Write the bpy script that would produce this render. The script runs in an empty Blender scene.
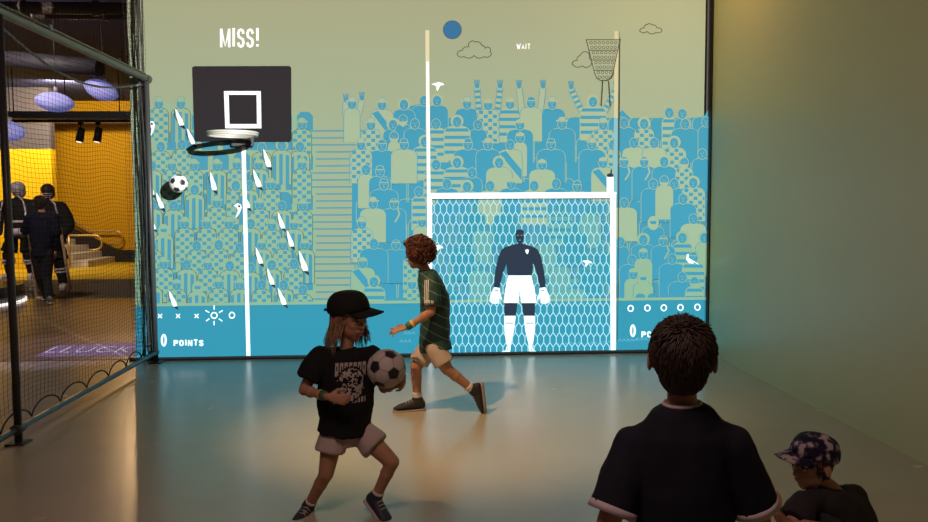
import bpy, bmesh, math, random
from mathutils import Vector, Matrix, noise
from mathutils.bvhtree import BVHTree
random.seed(7)
SC = bpy.context.scene
COL = SC.collection
V = Vector
PI = math.pi

# ------------------------------------------------------------------ camera
F_PX, CX, CY, CAM_H = 780.0, 464.0, 261.0, 1.55
yaw, pit, rol = 0.052, 0.071, -0.006
_x = V((math.cos(yaw), -math.sin(yaw), 0))
_d = V((math.sin(yaw)*math.cos(pit), math.cos(yaw)*math.cos(pit), -math.sin(pit)))
_u = V((math.sin(yaw)*math.sin(pit), math.cos(yaw)*math.sin(pit), math.cos(pit)))
RIGHT = _x*math.cos(rol) + _u*math.sin(rol)
UP = _u*math.cos(rol) - _x*math.sin(rol)
CAM = V((0, 0, CAM_H))
cam = bpy.data.objects.new('camera', bpy.data.cameras.new('camera'))
cam.data.sensor_width = 36
cam.data.lens = F_PX/928*36
cam.data.clip_start = 0.05
M = Matrix((RIGHT, UP, -_d)).transposed().to_4x4()
M.translation = CAM
cam.matrix_world = M
COL.objects.link(cam)
SC.camera = cam

def ray(px, py):
    return _d + RIGHT*((px-CX)/F_PX) - UP*((py-CY)/F_PX)
def P(px, py, Y):
    r = ray(px, py)
    return CAM + r*(Y/r.y)
def G(px, py, z=0.0):
    r = ray(px, py)
    return CAM + r*((z-CAM_H)/r.z)

# ------------------------------------------------------------------ world, exposure
w = bpy.data.worlds.new('world')
SC.world = w
w.use_nodes = True
w.node_tree.nodes['Background'].inputs[0].default_value = (0.55, 0.5, 0.62, 1)
w.node_tree.nodes['Background'].inputs[1].default_value = 0.012
SC.view_settings.view_transform = 'Standard'
SC.view_settings.look = 'None'
SC.view_settings.gamma = 1
SC.view_settings.use_curve_mapping = False
SC.view_settings.exposure = 0.0

SC.cycles.sample_clamp_indirect = 1.5
SCR_Y = 7.98           # the wall the game is projected on
PROJ = V((-0.20, SCR_Y-3.5, 2.84))
PROJ_POWER = 700
WALL_X, ROOM_TOP = 2.96, 4.3

def lamp(name, kind, loc, power, color, target=None, **kw):
    l = bpy.data.lights.new(name, kind)
    l.energy = power
    l.color = color
    for k, v_ in kw.items():
        setattr(l, k, v_)
    o = bpy.data.objects.new(name, l)
    o.location = loc
    if target is not None:
        o.rotation_euler = (V(target)-V(loc)).to_track_quat('-Z', 'Y').to_euler()
    COL.objects.link(o)
    return o

# ceiling projector: a wide spot whose lens only lights the game wall, evenly
def projector():
    o = lamp('game_projector_lamp', 'SPOT', PROJ, PROJ_POWER, (1, 1, 1),
             target=PROJ+V((0, 1, 0)), spot_size=R(140), spot_blend=0.0, shadow_soft_size=0.012)
    l = o.data
    l.use_nodes = True
    nt = l.node_tree
    N = nt.nodes
    L = nt.links
    em = N['Emission']
    tc = N.new('ShaderNodeTexCoord')
    sp = N.new('ShaderNodeSeparateXYZ')
    L.new(tc.outputs['Normal'], sp.inputs[0])
    def mth(op, a, b=None, c=None):
        n = N.new('ShaderNodeMath')
        n.operation = op
        for i, q in enumerate((a, b, c)):
            if q is None: continue
            if isinstance(q, (int, float)): n.inputs[i].default_value = q
            else: L.new(q, n.inputs[i])
        return n.outputs[0]
    az = mth('ABSOLUTE', sp.outputs[2])
    u = mth('DIVIDE', sp.outputs[0], az)
    vv = mth('DIVIDE', sp.outputs[1], az)
    D = 3.5
    u0, u1 = (-2.96-PROJ.x)/D, (2.955-PROJ.x)/D
    v0, v1 = (0.0-PROJ.z)/D, (4.28-PROJ.z)/D
    m = mth('MULTIPLY', mth('GREATER_THAN', u, u0), mth('LESS_THAN', u, u1))
    m = mth('MULTIPLY', m, mth('MULTIPLY', mth('GREATER_THAN', vv, v0), mth('LESS_THAN', vv, v1)))
    c3 = mth('POWER', mth('MAXIMUM', az, 0.2), -3.0)
    st = mth('MULTIPLY', m, c3)
    rp = N.new('ShaderNodeValToRGB')
    mr = N.new('ShaderNodeMapRange')
    mr.inputs[1].default_value = v0
    mr.inputs[2].default_value = v1
    L.new(vv, mr.inputs[0])
    L.new(mr.outputs[0], rp.inputs[0])
    e = rp.color_ramp.elements
    e[0].position, e[0].color = 0.0, (0.80, 1.02, 1.02, 1)
    e[1].position, e[1].color = 1.0, (1.0, 0.74, 0.64, 1)
    q = rp.color_ramp.elements.new(0.45); q.color = (0.98, 1.04, 0.98, 1)
    q = rp.color_ramp.elements.new(0.72); q.color = (1.05, 0.93, 0.83, 1)
    q = rp.color_ramp.elements.new(0.82); q.color = (1.06, 0.88, 0.75, 1)
    L.new(rp.outputs[0], em.inputs['Color'])
    L.new(st, em.inputs['Strength'])
def R(d): return d*PI/180
projector()
# warm spot over the play floor, lighting the boy's patch of floor
lamp('play_floor_spot', 'SPOT', (-1.5, 3.9, 4.15), 620, (1.0, 0.60, 0.30), target=(0.25, 5.55, 0), spot_size=R(44), spot_blend=0.8, shadow_soft_size=0.04)
# dim house lights of the play space
lamp('house_light_front', 'AREA', (-0.6, 1.2, 4.1), 52, (1.0, 0.62, 0.52), target=(-0.2, 2.4, 0), shape='DISK', size=1.2)
lamp('wall_wash_lamp', 'AREA', (2.2, 6.9, 4.2), 9, (1.0, 0.55, 0.16), target=(2.96, 7.2, 2.6), shape='DISK', size=0.4)
lamp('screen_top_wash', 'AREA', (0, 7.3, 4.25), 2.5, (1.0, 0.6, 0.45), target=(0, 7.98, 3.7), shape='RECTANGLE', size=5.0, size_y=0.2)
# hall lamps
_a = V((-2.93, 8.0, 0)); _b = G(127, 460); _c = _a+(_a-_b)*(7.5/(8.0-_b.y))
lamp('hall_floor_spot', 'SPOT', (_c.x, _c.y, 3.7), 250, (1.0, 0.62, 0.30), target=(-3.2, 8.5, 0), spot_size=R(75), spot_blend=0.6, shadow_soft_size=0.05)
lamp('hall_added_fill', 'AREA', (-6.0, 10.2, 4.4), 200, (1.0, 0.80, 0.7), target=(-7.0, 13.5, 0.8), shape='DISK', size=0.8)  # added fill light, no real fixture; brightens the hall figures
lamp('amber_wall_lamp', 'AREA', (-8.5, 19.0, 4.45), 215, (1.0, 0.80, 0.52), target=(-9.5, 22.6, 2.0), shape='DISK', size=0.6)
lamp('yellow_wall_lamp', 'AREA', (-11.2, 17.6, 4.2), 150, (1.0, 0.84, 0.6), target=(-11.5, 19.8, 1.6), shape='DISK', size=0.6)
lamp('floor_word_projector_lamp', 'SPOT', (-4.2, 9.4, 3.9), 260, (0.66, 0.55, 1.0), target=(-4.0, 8.7, 0), spot_size=R(34), spot_blend=0.5, shadow_soft_size=0.03)

# ------------------------------------------------------------------ materials
MATS = {}
def mat(name, col, rough=0.7, metal=0.0, spec=0.4, emit=None, estr=0.0, noise_amt=0.0, noise_scale=40, bump=0.0, bump_scale=200, sheen=0.0):
    if name in MATS: return MATS[name]
    m = bpy.data.materials.new(name)
    m.use_nodes = True
    nt = m.node_tree
    b = nt.nodes['Principled BSDF']
    b.inputs['Base Color'].default_value = (*col, 1)
    b.inputs['Roughness'].default_value = rough
    b.inputs['Metallic'].default_value = metal
    b.inputs['Specular IOR Level'].default_value = spec
    if sheen: b.inputs['Sheen Weight'].default_value = sheen
    if emit:
        b.inputs['Emission Color'].default_value = (*emit, 1)
        b.inputs['Emission Strength'].default_value = estr
    tc = nt.nodes.new('ShaderNodeTexCoord')
    if noise_amt:
        n = nt.nodes.new('ShaderNodeTexNoise')
        n.inputs['Scale'].default_value = noise_scale
        n.inputs['Detail'].default_value = 3
        nt.links.new(tc.outputs['Object'], n.inputs['Vector'])
        mx = nt.nodes.new('ShaderNodeMixRGB')
        mx.inputs[1].default_value = (*[c*(1-noise_amt) for c in col], 1)
        mx.inputs[2].default_value = (*[min(1, c*(1+noise_amt)) for c in col], 1)
        nt.links.new(n.outputs[0], mx.inputs[0])
        nt.links.new(mx.outputs[0], b.inputs['Base Color'])
    if bump:
        n2 = nt.nodes.new('ShaderNodeTexNoise')
        n2.inputs['Scale'].default_value = bump_scale
        nt.links.new(tc.outputs['Object'], n2.inputs['Vector'])
        bp = nt.nodes.new('ShaderNodeBump')
        bp.inputs['Strength'].default_value = bump
        bp.inputs['Distance'].default_value = 0.01
        nt.links.new(n2.outputs[0], bp.inputs['Height'])
        nt.links.new(bp.outputs[0], b.inputs['Normal'])
    MATS[name] = m
    return m

def srgb(r, g, b):
    f = lambda c: c/12.92 if c <= 0.04045 else ((c+0.055)/1.055)**2.4
    return (f(r/255), f(g/255), f(b/255))
def paint(name, r, g, b):
    c = srgb(r, g, b)
    return mat(name, (c[0]*0.60, c[1]*0.64, c[2]*0.69), rough=0.95, spec=0.0)

# colours of the projected drawing
TAN = paint('drawing_tan', 171, 182, 150)
TAN2 = paint('drawing_green_tan', 162, 188, 154)
CTAN = paint('drawing_crowd_tan', 176, 191, 158)
NETC = paint('drawing_net_pale', 200, 246, 255)
BLUE = paint('drawing_blue', 76, 161, 188)
BLUE2 = paint('drawing_teal', 84, 160, 182)
TEAL = paint('drawing_floor_teal', 66, 156, 178)
INK = paint('drawing_ink_grey', 92, 92, 76)
BLACK = paint('drawing_charcoal', 57, 52, 55)
NAVY = paint('drawing_navy', 54, 61, 77)
WHITE = mat('drawing_white', (0.86, 0.92, 1.0), rough=0.95, spec=0)
CREAM = paint('drawing_cream', 236, 228, 190)
PALE = paint('drawing_pale_blue', 140, 205, 220)
MUTE = paint('drawing_muted_tan', 118, 176, 170)
MUTEB = paint('drawing_muted_blue', 66, 158, 178)
SUNB = paint('drawing_sun_blue', 62, 124, 172)
SCM = [TAN, TAN2, BLUE, BLUE2, TEAL, INK, BLACK, NAVY, WHITE, CREAM, PALE, MUTE, MUTEB, SUNB, CTAN, NETC]
MI = {m.name: i for i, m in enumerate(SCM)}

# ------------------------------------------------------------------ object helpers
def link(name, me, parent=None):
    o = bpy.data.objects.new(name, me)
    COL.objects.link(o)
    if parent is not None:
        o.parent = parent
        o.matrix_parent_inverse = parent.matrix_basis.inverted() if parent.type == 'EMPTY' else Matrix()
    return o
def obj(name, bm, mats, parent=None, smooth=False):
    me = bpy.data.meshes.new(name)
    bm.normal_update()
    bm.to_mesh(me)
    bm.free()
    if not isinstance(mats, (list, tuple)): mats = [mats]
    for m in mats: me.materials.append(m)
    if smooth:
        for p in me.polygons: p.use_smooth = True
    return link(name, me, parent)
def thing(name, label, cat, loc, group=None):
    o = bpy.data.objects.new(name, None)
    o.location = loc
    o.empty_display_size = 0.1
    COL.objects.link(o)
    return tag(o, label, cat, group)
def tag(o, label, cat, group=None):
    o['label'] = label
    o['category'] = cat
    if group: o['group'] = group
    return o
def struct(o):
    o['kind'] = 'structure'
    return o

def box(bm, a, b, mi=0):
    x0, y0, z0 = [min(a[i], b[i]) for i in range(3)]
    x1, y1, z1 = [max(a[i], b[i]) for i in range(3)]
    vs = [bm.verts.new(p) for p in ((x0,y0,z0),(x1,y0,z0),(x1,y1,z0),(x0,y1,z0),(x0,y0,z1),(x1,y0,z1),(x1,y1,z1),(x0,y1,z1))]
    for f in ((0,3,2,1),(4,5,6,7),(0,1,5,4),(1,2,6,5),(2,3,7,6),(3,0,4,7)):
        fc = bm.faces.new([vs[i] for i in f]); fc.material_index = mi
def frame_of(d):
    d = d.normalized()
    a = V((0, 0, 1)) if abs(d.z) < 0.9 else V((1, 0, 0))
    s = d.cross(a).normalized()
    return s, s.cross(d).normalized()
def tube(bm, pts, r, n=8, mi=0, cap=True, closed=False):
    """swept tube with a stable frame; r number or list"""
    pts = [V(p) for p in pts]
    k = len(pts)
    rr = r if isinstance(r, (list, tuple)) else [r]*k
    rings = []
    s = None
    for i, p in enumerate(pts):
        if closed: t = pts[(i+1) % k]-pts[i-1]
        else: t = pts[min(i+1, k-1)]-pts[max(i-1, 0)]
        if t.length < 1e-9: t = V((0, 0, 1))
        t.normalize()
        if s is None: s, _ = frame_of(t)
        s = (s - t*s.dot(t))
        if s.length < 1e-6: s, _ = frame_of(t)
        s.normalize()
        q = t.cross(s)
        rings.append([bm.verts.new(p+(s*math.cos(a)+q*math.sin(a))*rr[i]) for a in [2*PI*j/n for j in range(n)]])
    for i in range(k if closed else k-1):
        A, B = rings[i], rings[(i+1) % k]
        for j in range(n):
            f = bm.faces.new((A[j], A[(j+1) % n], B[(j+1) % n], B[j])); f.material_index = mi; f.smooth = True
    if cap and not closed:
        f = bm.faces.new(rings[0][::-1]); f.material_index = mi
        f = bm.faces.new(rings[-1]); f.material_index = mi
def ell(bm, c, rad, ax=None, seg=16, mi=0):
    """ellipsoid with axes ax = (x,y,z vectors)"""
    m = Matrix.Identity(4)
    ax = ax or (V((1,0,0)), V((0,1,0)), V((0,0,1)))
    for i in range(3):
        for k in range(3): m[k][i] = ax[i][k]*rad[i]
    m.translation = V(c)
    r = bmesh.ops.create_uvsphere(bm, u_segments=seg, v_segments=max(6, seg*2//3), radius=1, matrix=m)
    fs = set(f for v_ in r['verts'] for f in v_.link_faces)
    for f in fs: f.material_index = mi; f.smooth = True
def cap(bm, a, b, ra, rb, seg=12):
    a, b = V(a), V(b)
    ell(bm, a, (ra,)*3, seg=seg); ell(bm, b, (rb,)*3, seg=seg)
    tube(bm, [a, b], [ra, rb], n=seg)
def loft(bm, rings, n=20, mi=0, caps=True):
    """rings: (centre, vecA, vecB) ellipse half axes"""
    R_ = []
    for c, A, B in rings:
        c, A, B = V(c), V(A), V(B)
        R_.append([bm.verts.new(c+A*math.cos(t)+B*math.sin(t)) for t in [2*PI*j/n for j in range(n)]])
    for i in range(len(R_)-1):
        for j in range(n):
            f = bm.faces.new((R_[i][j], R_[i][(j+1) % n], R_[i+1][(j+1) % n], R_[i+1][j])); f.material_index = mi; f.smooth = True
    if caps:
        f = bm.faces.new(R_[0][::-1]); f.material_index = mi
        f = bm.faces.new(R_[-1]); f.material_index = mi

def fuse(bm, voxel, smooth=2):
    """union of overlapping closed shapes into one continuous surface -> new bmesh"""
    bmesh.ops.recalc_face_normals(bm, faces=bm.faces)
    me = bpy.data.meshes.new('tmp')
    bm.to_mesh(me); bm.free()
    o = bpy.data.objects.new('tmp', me)
    COL.objects.link(o)
    md = o.modifiers.new('r', 'REMESH')
    md.mode = 'VOXEL'; md.voxel_size = voxel; md.use_smooth_shade = True
    dg = bpy.context.evaluated_depsgraph_get()
    dg.update()
    ev = o.evaluated_get(dg)
    out = bmesh.new()
    out.from_mesh(ev.to_mesh())
    ev.to_mesh_clear()
    bpy.data.objects.remove(o)
    bpy.data.meshes.remove(me)
    for _ in range(smooth):
        bmesh.ops.smooth_vert(out, verts=out.verts, factor=0.5, use_axis_x=True, use_axis_y=True, use_axis_z=True)
    for f in out.faces: f.smooth = True
    return out
def wrinkle(bm, amp, scale, stretch=(1, 1, 0.45), seed=0):
    bm.normal_update()
    off = V((seed*3.1, seed*1.7, seed*5.3))
    for v_ in bm.verts:
        p = V((v_.co.x*stretch[0], v_.co.y*stretch[1], v_.co.z*stretch[2]))*scale+off
        k = noise.noise(p)+0.5*noise.noise(p*2.3)
        k = (1-abs(k)*2)*0.6
        v_.co += v_.normal*amp*k
    bm.normal_update()

# ------------------------------------------------------------------ setting: room
def floor_material():
    m = mat('play_floor_vinyl', (0.43, 0.39, 0.29), rough=0.33, spec=0.6, noise_amt=0.06, noise_scale=3)
    nt = m.node_tree
    b = nt.nodes['Principled BSDF']
    tc = nt.nodes.new('ShaderNodeTexCoord')
    n = nt.nodes.new('ShaderNodeTexNoise'); n.inputs['Scale'].default_value = 2.2; n.inputs['Detail'].default_value = 5
    nt.links.new(tc.outputs['Object'], n.inputs['Vector'])
    mr = nt.nodes.new('ShaderNodeMapRange')
    mr.inputs[3].default_value = 0.21; mr.inputs[4].default_value = 0.30
    nt.links.new(n.outputs[0], mr.inputs[0])
    nt.links.new(mr.outputs[0], b.inputs['Roughness'])
    return m
bm = bmesh.new()
box(bm, (-20, -2.5, -0.1), (3.1, 24.5, 0))
struct(obj('floor', bm, floor_material()))
bm = bmesh.new(); box(bm, (WALL_X, -2.5, -0.02), (WALL_X+0.12, SCR_Y+0.25, ROOM_TOP))
struct(obj('wall_right', bm, mat('right_wall_paint', (0.60, 0.59, 0.31), rough=0.36, spec=0.6, bump=0.06, bump_scale=60)))
bm = bmesh.new(); box(bm, (P(133, 180, SCR_Y).x, SCR_Y+0.04, -0.02), (WALL_X+0.12, SCR_Y+0.25, ROOM_TOP))
struct(obj('wall_back', bm, mat('back_wall_dark', (0.06, 0.06, 0.06), rough=0.8)))
bm = bmesh.new(); box(bm, (-3.2, -2.5, ROOM_TOP), (3.1, SCR_Y+0.3, ROOM_TOP+0.1))
struct(obj('ceiling', bm, mat('ceiling_dark', (0.03, 0.03, 0.033), rough=0.9)))
# dark skirting trim on the right wall and under the screen
bm = bmesh.new(); box(bm, (-2.98, SCR_Y-0.02, 0.0), (WALL_X, SCR_Y+0.035, 0.035))
struct(obj('trim_1', bm, mat('trim_black', (0.015, 0.016, 0.018), rough=0.5)))
bm = bmesh.new(); box(bm, (WALL_X-0.012, SCR_Y-0.07, 0.0), (WALL_X, SCR_Y+0.035, ROOM_TOP))
struct(obj('trim_2', bm, MATS['trim_black']))
# hall
AMB_Y, YEL_Y = 22.75, 20.2
bm = bmesh.new(); box(bm, (-20, AMB_Y, 0), (-3.0, AMB_Y+0.2, 5.9))
struct(obj('wall_hall_back', bm, mat('amber_wall', (0.62, 0.33, 0.008), rough=0.7, spec=0.15)))
yx = P(53, 200, YEL_Y).x
bm = bmesh.new(); box(bm, (-20, YEL_Y, 0), (yx, YEL_Y+0.25, P(20, 149, YEL_Y).z))
struct(obj('wall_hall_left', bm, mat('yellow_wall', (0.80, 0.48, 0.01), rough=0.7, spec=0.15)))
bm = bmesh.new(); box(bm, (-20, YEL_Y, P(20, 149, YEL_Y).z), (yx, YEL_Y+0.25, 5.9))
struct(obj('wall_hall_upper', bm, mat('mauve_grey_wall', (0.085, 0.072, 0.082), rough=0.8)))
bm = bmesh.new(); box(bm, (-20, 9.5, 4.55), (-3.02, 24.5, 4.65))
HC = struct(obj('ceiling_hall', bm, mat('hall_ceiling_navy', (0.03, 0.036, 0.13), rough=0.85, noise_amt=0.4, noise_scale=1.4)))
bm = bmesh.new(); box(bm, (-3.0, 8.3, 0), (-2.9, AMB_Y, 5.9))
struct(obj('wall_hall_right', bm, mat('hall_right_wall', (0.2, 0.18, 0.16), rough=0.8)))
bm = bmesh.new(); box(bm, (-9.5, AMB_Y-0.04, 0), (-3.0, AMB_Y, 0.34))
struct(obj('baseboard_hall', bm, mat('skirting_brown', (0.02, 0.014, 0.012), rough=0.6)))
# hall floor bands: grey carpet, and plain yellow in front of the stairs
def slab(name, quad, z, m):
    bm = bmesh.new()
    lo = [bm.verts.new((q.x, q.y, 0.0)) for q in quad]
    hi = [bm.verts.new((q.x, q.y, z)) for q in quad]
    bm.faces.new(hi); bm.faces.new(lo[::-1])
    for i in range(4): bm.faces.new((lo[i], lo[(i+1) % 4], hi[(i+1) % 4], hi[i]))
    bmesh.ops.recalc_face_normals(bm, faces=bm.faces)
    return struct(obj(name, bm, m))
slab('floor_hall_yellow', [V((-19, 17.2, 0)), V((-3.05, 17.2, 0)), V((-3.05, AMB_Y, 0)), V((-19, AMB_Y, 0))], 0.006, mat('yellow_floor_band', (0.62, 0.40, 0.02), rough=0.4))
slab('floor_hall_carpet', [V((-19, 13.6, 0)), V((-3.05, 13.6, 0)), V((-3.05, 17.2, 0)), V((-19, 17.2, 0))], 0.006, mat('grey_carpet', (0.13, 0.125, 0.11), rough=0.85, noise_amt=0.2, noise_scale=8))
slab('floor_hall_wood', [V((-19, 8.05, 0)), V((-3.02, 8.05, 0)), V((-3.02, 13.6, 0)), V((-19, 13.6, 0))], 0.004, mat('brown_hall_floor', (0.17, 0.115, 0.06), rough=0.35, noise_amt=0.15, noise_scale=2))

# ------------------------------------------------------------------ the projected game screen
SCREEN = thing('projection_screen', 'large projected sports game picture of a stadium crowd filling the back wall', 'projection screen', (0, SCR_Y, 0))
LAY = [0]
STEP = 0.000008
class Draw:
    """flat drawing on the screen plane given in photograph pixels"""
    def __init__(s, base=None):
        s.bm = bmesh.new()
        if base is not None: LAY[0] = base
    def lay(s): LAY[0] += 1
    def poly(s, pts, m, lift=True):
        if lift: LAY[0] += 1
        y = SCR_Y-0.002-LAY[0]*STEP
        vs = []
        for px, py in pts:
            p = P(px, py, SCR_Y)
            vs.append(s.bm.verts.new((p.x, y, p.z)))
        try:
            f = s.bm.faces.new(vs); f.material_index = MI[m.name]
            f.normal_update()
            if f.normal.y > 0: f.normal_flip()
        except ValueError: pass
    def rect(s, x0, y0, x1, y1, m, lift=True): s.poly([(x0,y0),(x1,y0),(x1,y1),(x0,y1)], m, lift)
    def circ(s, x, y, rx, ry, m, n=18, lift=True):
        s.poly([(x+rx*math.cos(2*PI*i/n), y+ry*math.sin(2*PI*i/n)) for i in range(n)], m, lift)
    def line(s, pts, wd, m, closed=False, lift=True):
        if lift: LAY[0] += 1
        k = len(pts)
        L_, R_ = [], []
        for i in range(k):
            p = pts[i]
            a_ = pts[i-1] if (i or closed) else None
            b_ = pts[(i+1) % k] if (i < k-1 or closed) else None
            ns = []
            for q0, q1 in ((a_, p), (p, b_)):
                if q0 is None or q1 is None: continue
                l = math.hypot(q1[0]-q0[0], q1[1]-q0[1]) or 1
                ns.append((-(q1[1]-q0[1])/l, (q1[0]-q0[0])/l))
            nx, ny = sum(n[0] for n in ns)/len(ns), sum(n[1] for n in ns)/len(ns)
            m2 = max(0.35, nx*nx+ny*ny)
            nx, ny = nx/m2*wd/2, ny/m2*wd/2
            L_.append((p[0]+nx, p[1]+ny)); R_.append((p[0]-nx, p[1]-ny))
        for i in range(k if closed else k-1):
            j = (i+1) % k
            s.poly([L_[i], L_[j], R_[j], R_[i]], m, False)
    def ring(s, x, y, rx, ry, wd, m, n=20):
        LAY[0] += 1
        for i in range(n):
            a, b = 2*PI*i/n, 2*PI*(i+1)/n
            s.poly([(x+(rx+k)*math.cos(t), y+(ry+k)*math.sin(t)) for t, k in ((a, wd/2), (b, wd/2), (b, -wd/2), (a, -wd/2))], m, False)
    def done(s, name, parent=SCREEN):
        used = sorted(set(f.material_index for f in s.bm.faces))
        re = {u: i for i, u in enumerate(used)}
        for f in s.bm.faces: f.material_index = re[f.material_index]
        return obj(name, s.bm, [SCM[u] for u in used], parent)
# backing board of the screen with the plain sky colour
bm = bmesh.new()
XL = P(133, 180, SCR_Y).x
box(bm, (XL, SCR_Y, 0.03), (WALL_X-0.06, SCR_Y+0.035, ROOM_TOP-0.02))
obj('screen_panel', bm, TAN, SCREEN)

def xedge(y): return 128+y*0.024       # left edge of the picture
# --- crowd
d = Draw()
d.poly([(xedge(104)+4, 112), (150, 104), (200, 100), (300, 112), (316, 128), (316, 306), (xedge(306), 307)], TAN2)
# stadium stairs
for k in range(26):
    y = 131+k*7.0
    x0 = 300 if k < 3 else (312+4*((k//3) % 2))
    x1 = 374-4*((k//2) % 3)
    d.line([(x0, y), (x1, y-0.3)], 1.2, BLUE2)
d.line([(371, 130), (371, 180), (366, 180), (366, 232), (355, 232), (355, 305)], 0.9, BLUE2)
# bank of seats behind the main crowd
d.poly([(352, 180), (372, 150), (378, 125), (402, 108), (420, 104), (432, 118), (470, 118), (520, 118), (548, 122), (575, 117), (612, 118), (616, 116), (622, 110), (630, 118), (660, 118), (690, 118), (704, 116), (708, 110), (709, 299), (366, 304), (352, 240)], BLUE)
d.poly([(560, 215), (708, 205), (708, 299), (430, 303), (430, 215)], BLUE2)
def seat(x, y, wd, h, edge=TAN):
    r = wd*0.3
    pts = [(x-wd/2, y+h), (x-wd/2, y+r)]+[(x-wd/2+r-r*math.cos(a), y+r-r*math.sin(a)) for a in (0.5, 1.0, 1.57)]
    pts += [(x+wd/2-r+r*math.cos(a), y+r-r*math.sin(a)) for a in (1.57, 1.0, 0.5)]+[(x+wd/2, y+r), (x+wd/2, y+h)]
    d.line(pts, 0.7, edge)
for row in range(9):
    y = 117+row*20.5
    for k in range(17):
        x = 366+21*k+(row % 2)*10
        if x > 704 or (x < 385 and row in (0, 1, 2)) or (x < 440 and row == 0): continue
        seat(x, y, 19.5, 24, MUTE if (432 < x < 612 and y > 195) else TAN2)
for row in range(9):
    y = 112+row*20
    for k in range(8):
        x = 158+21*k+(row % 2)*10
        if x > 306: continue
        d.poly([(x-8, y+18), (x-8, y+4), (x-4, y), (x+4, y), (x+8, y+4), (x+8, y+18)], BLUE2)

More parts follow.
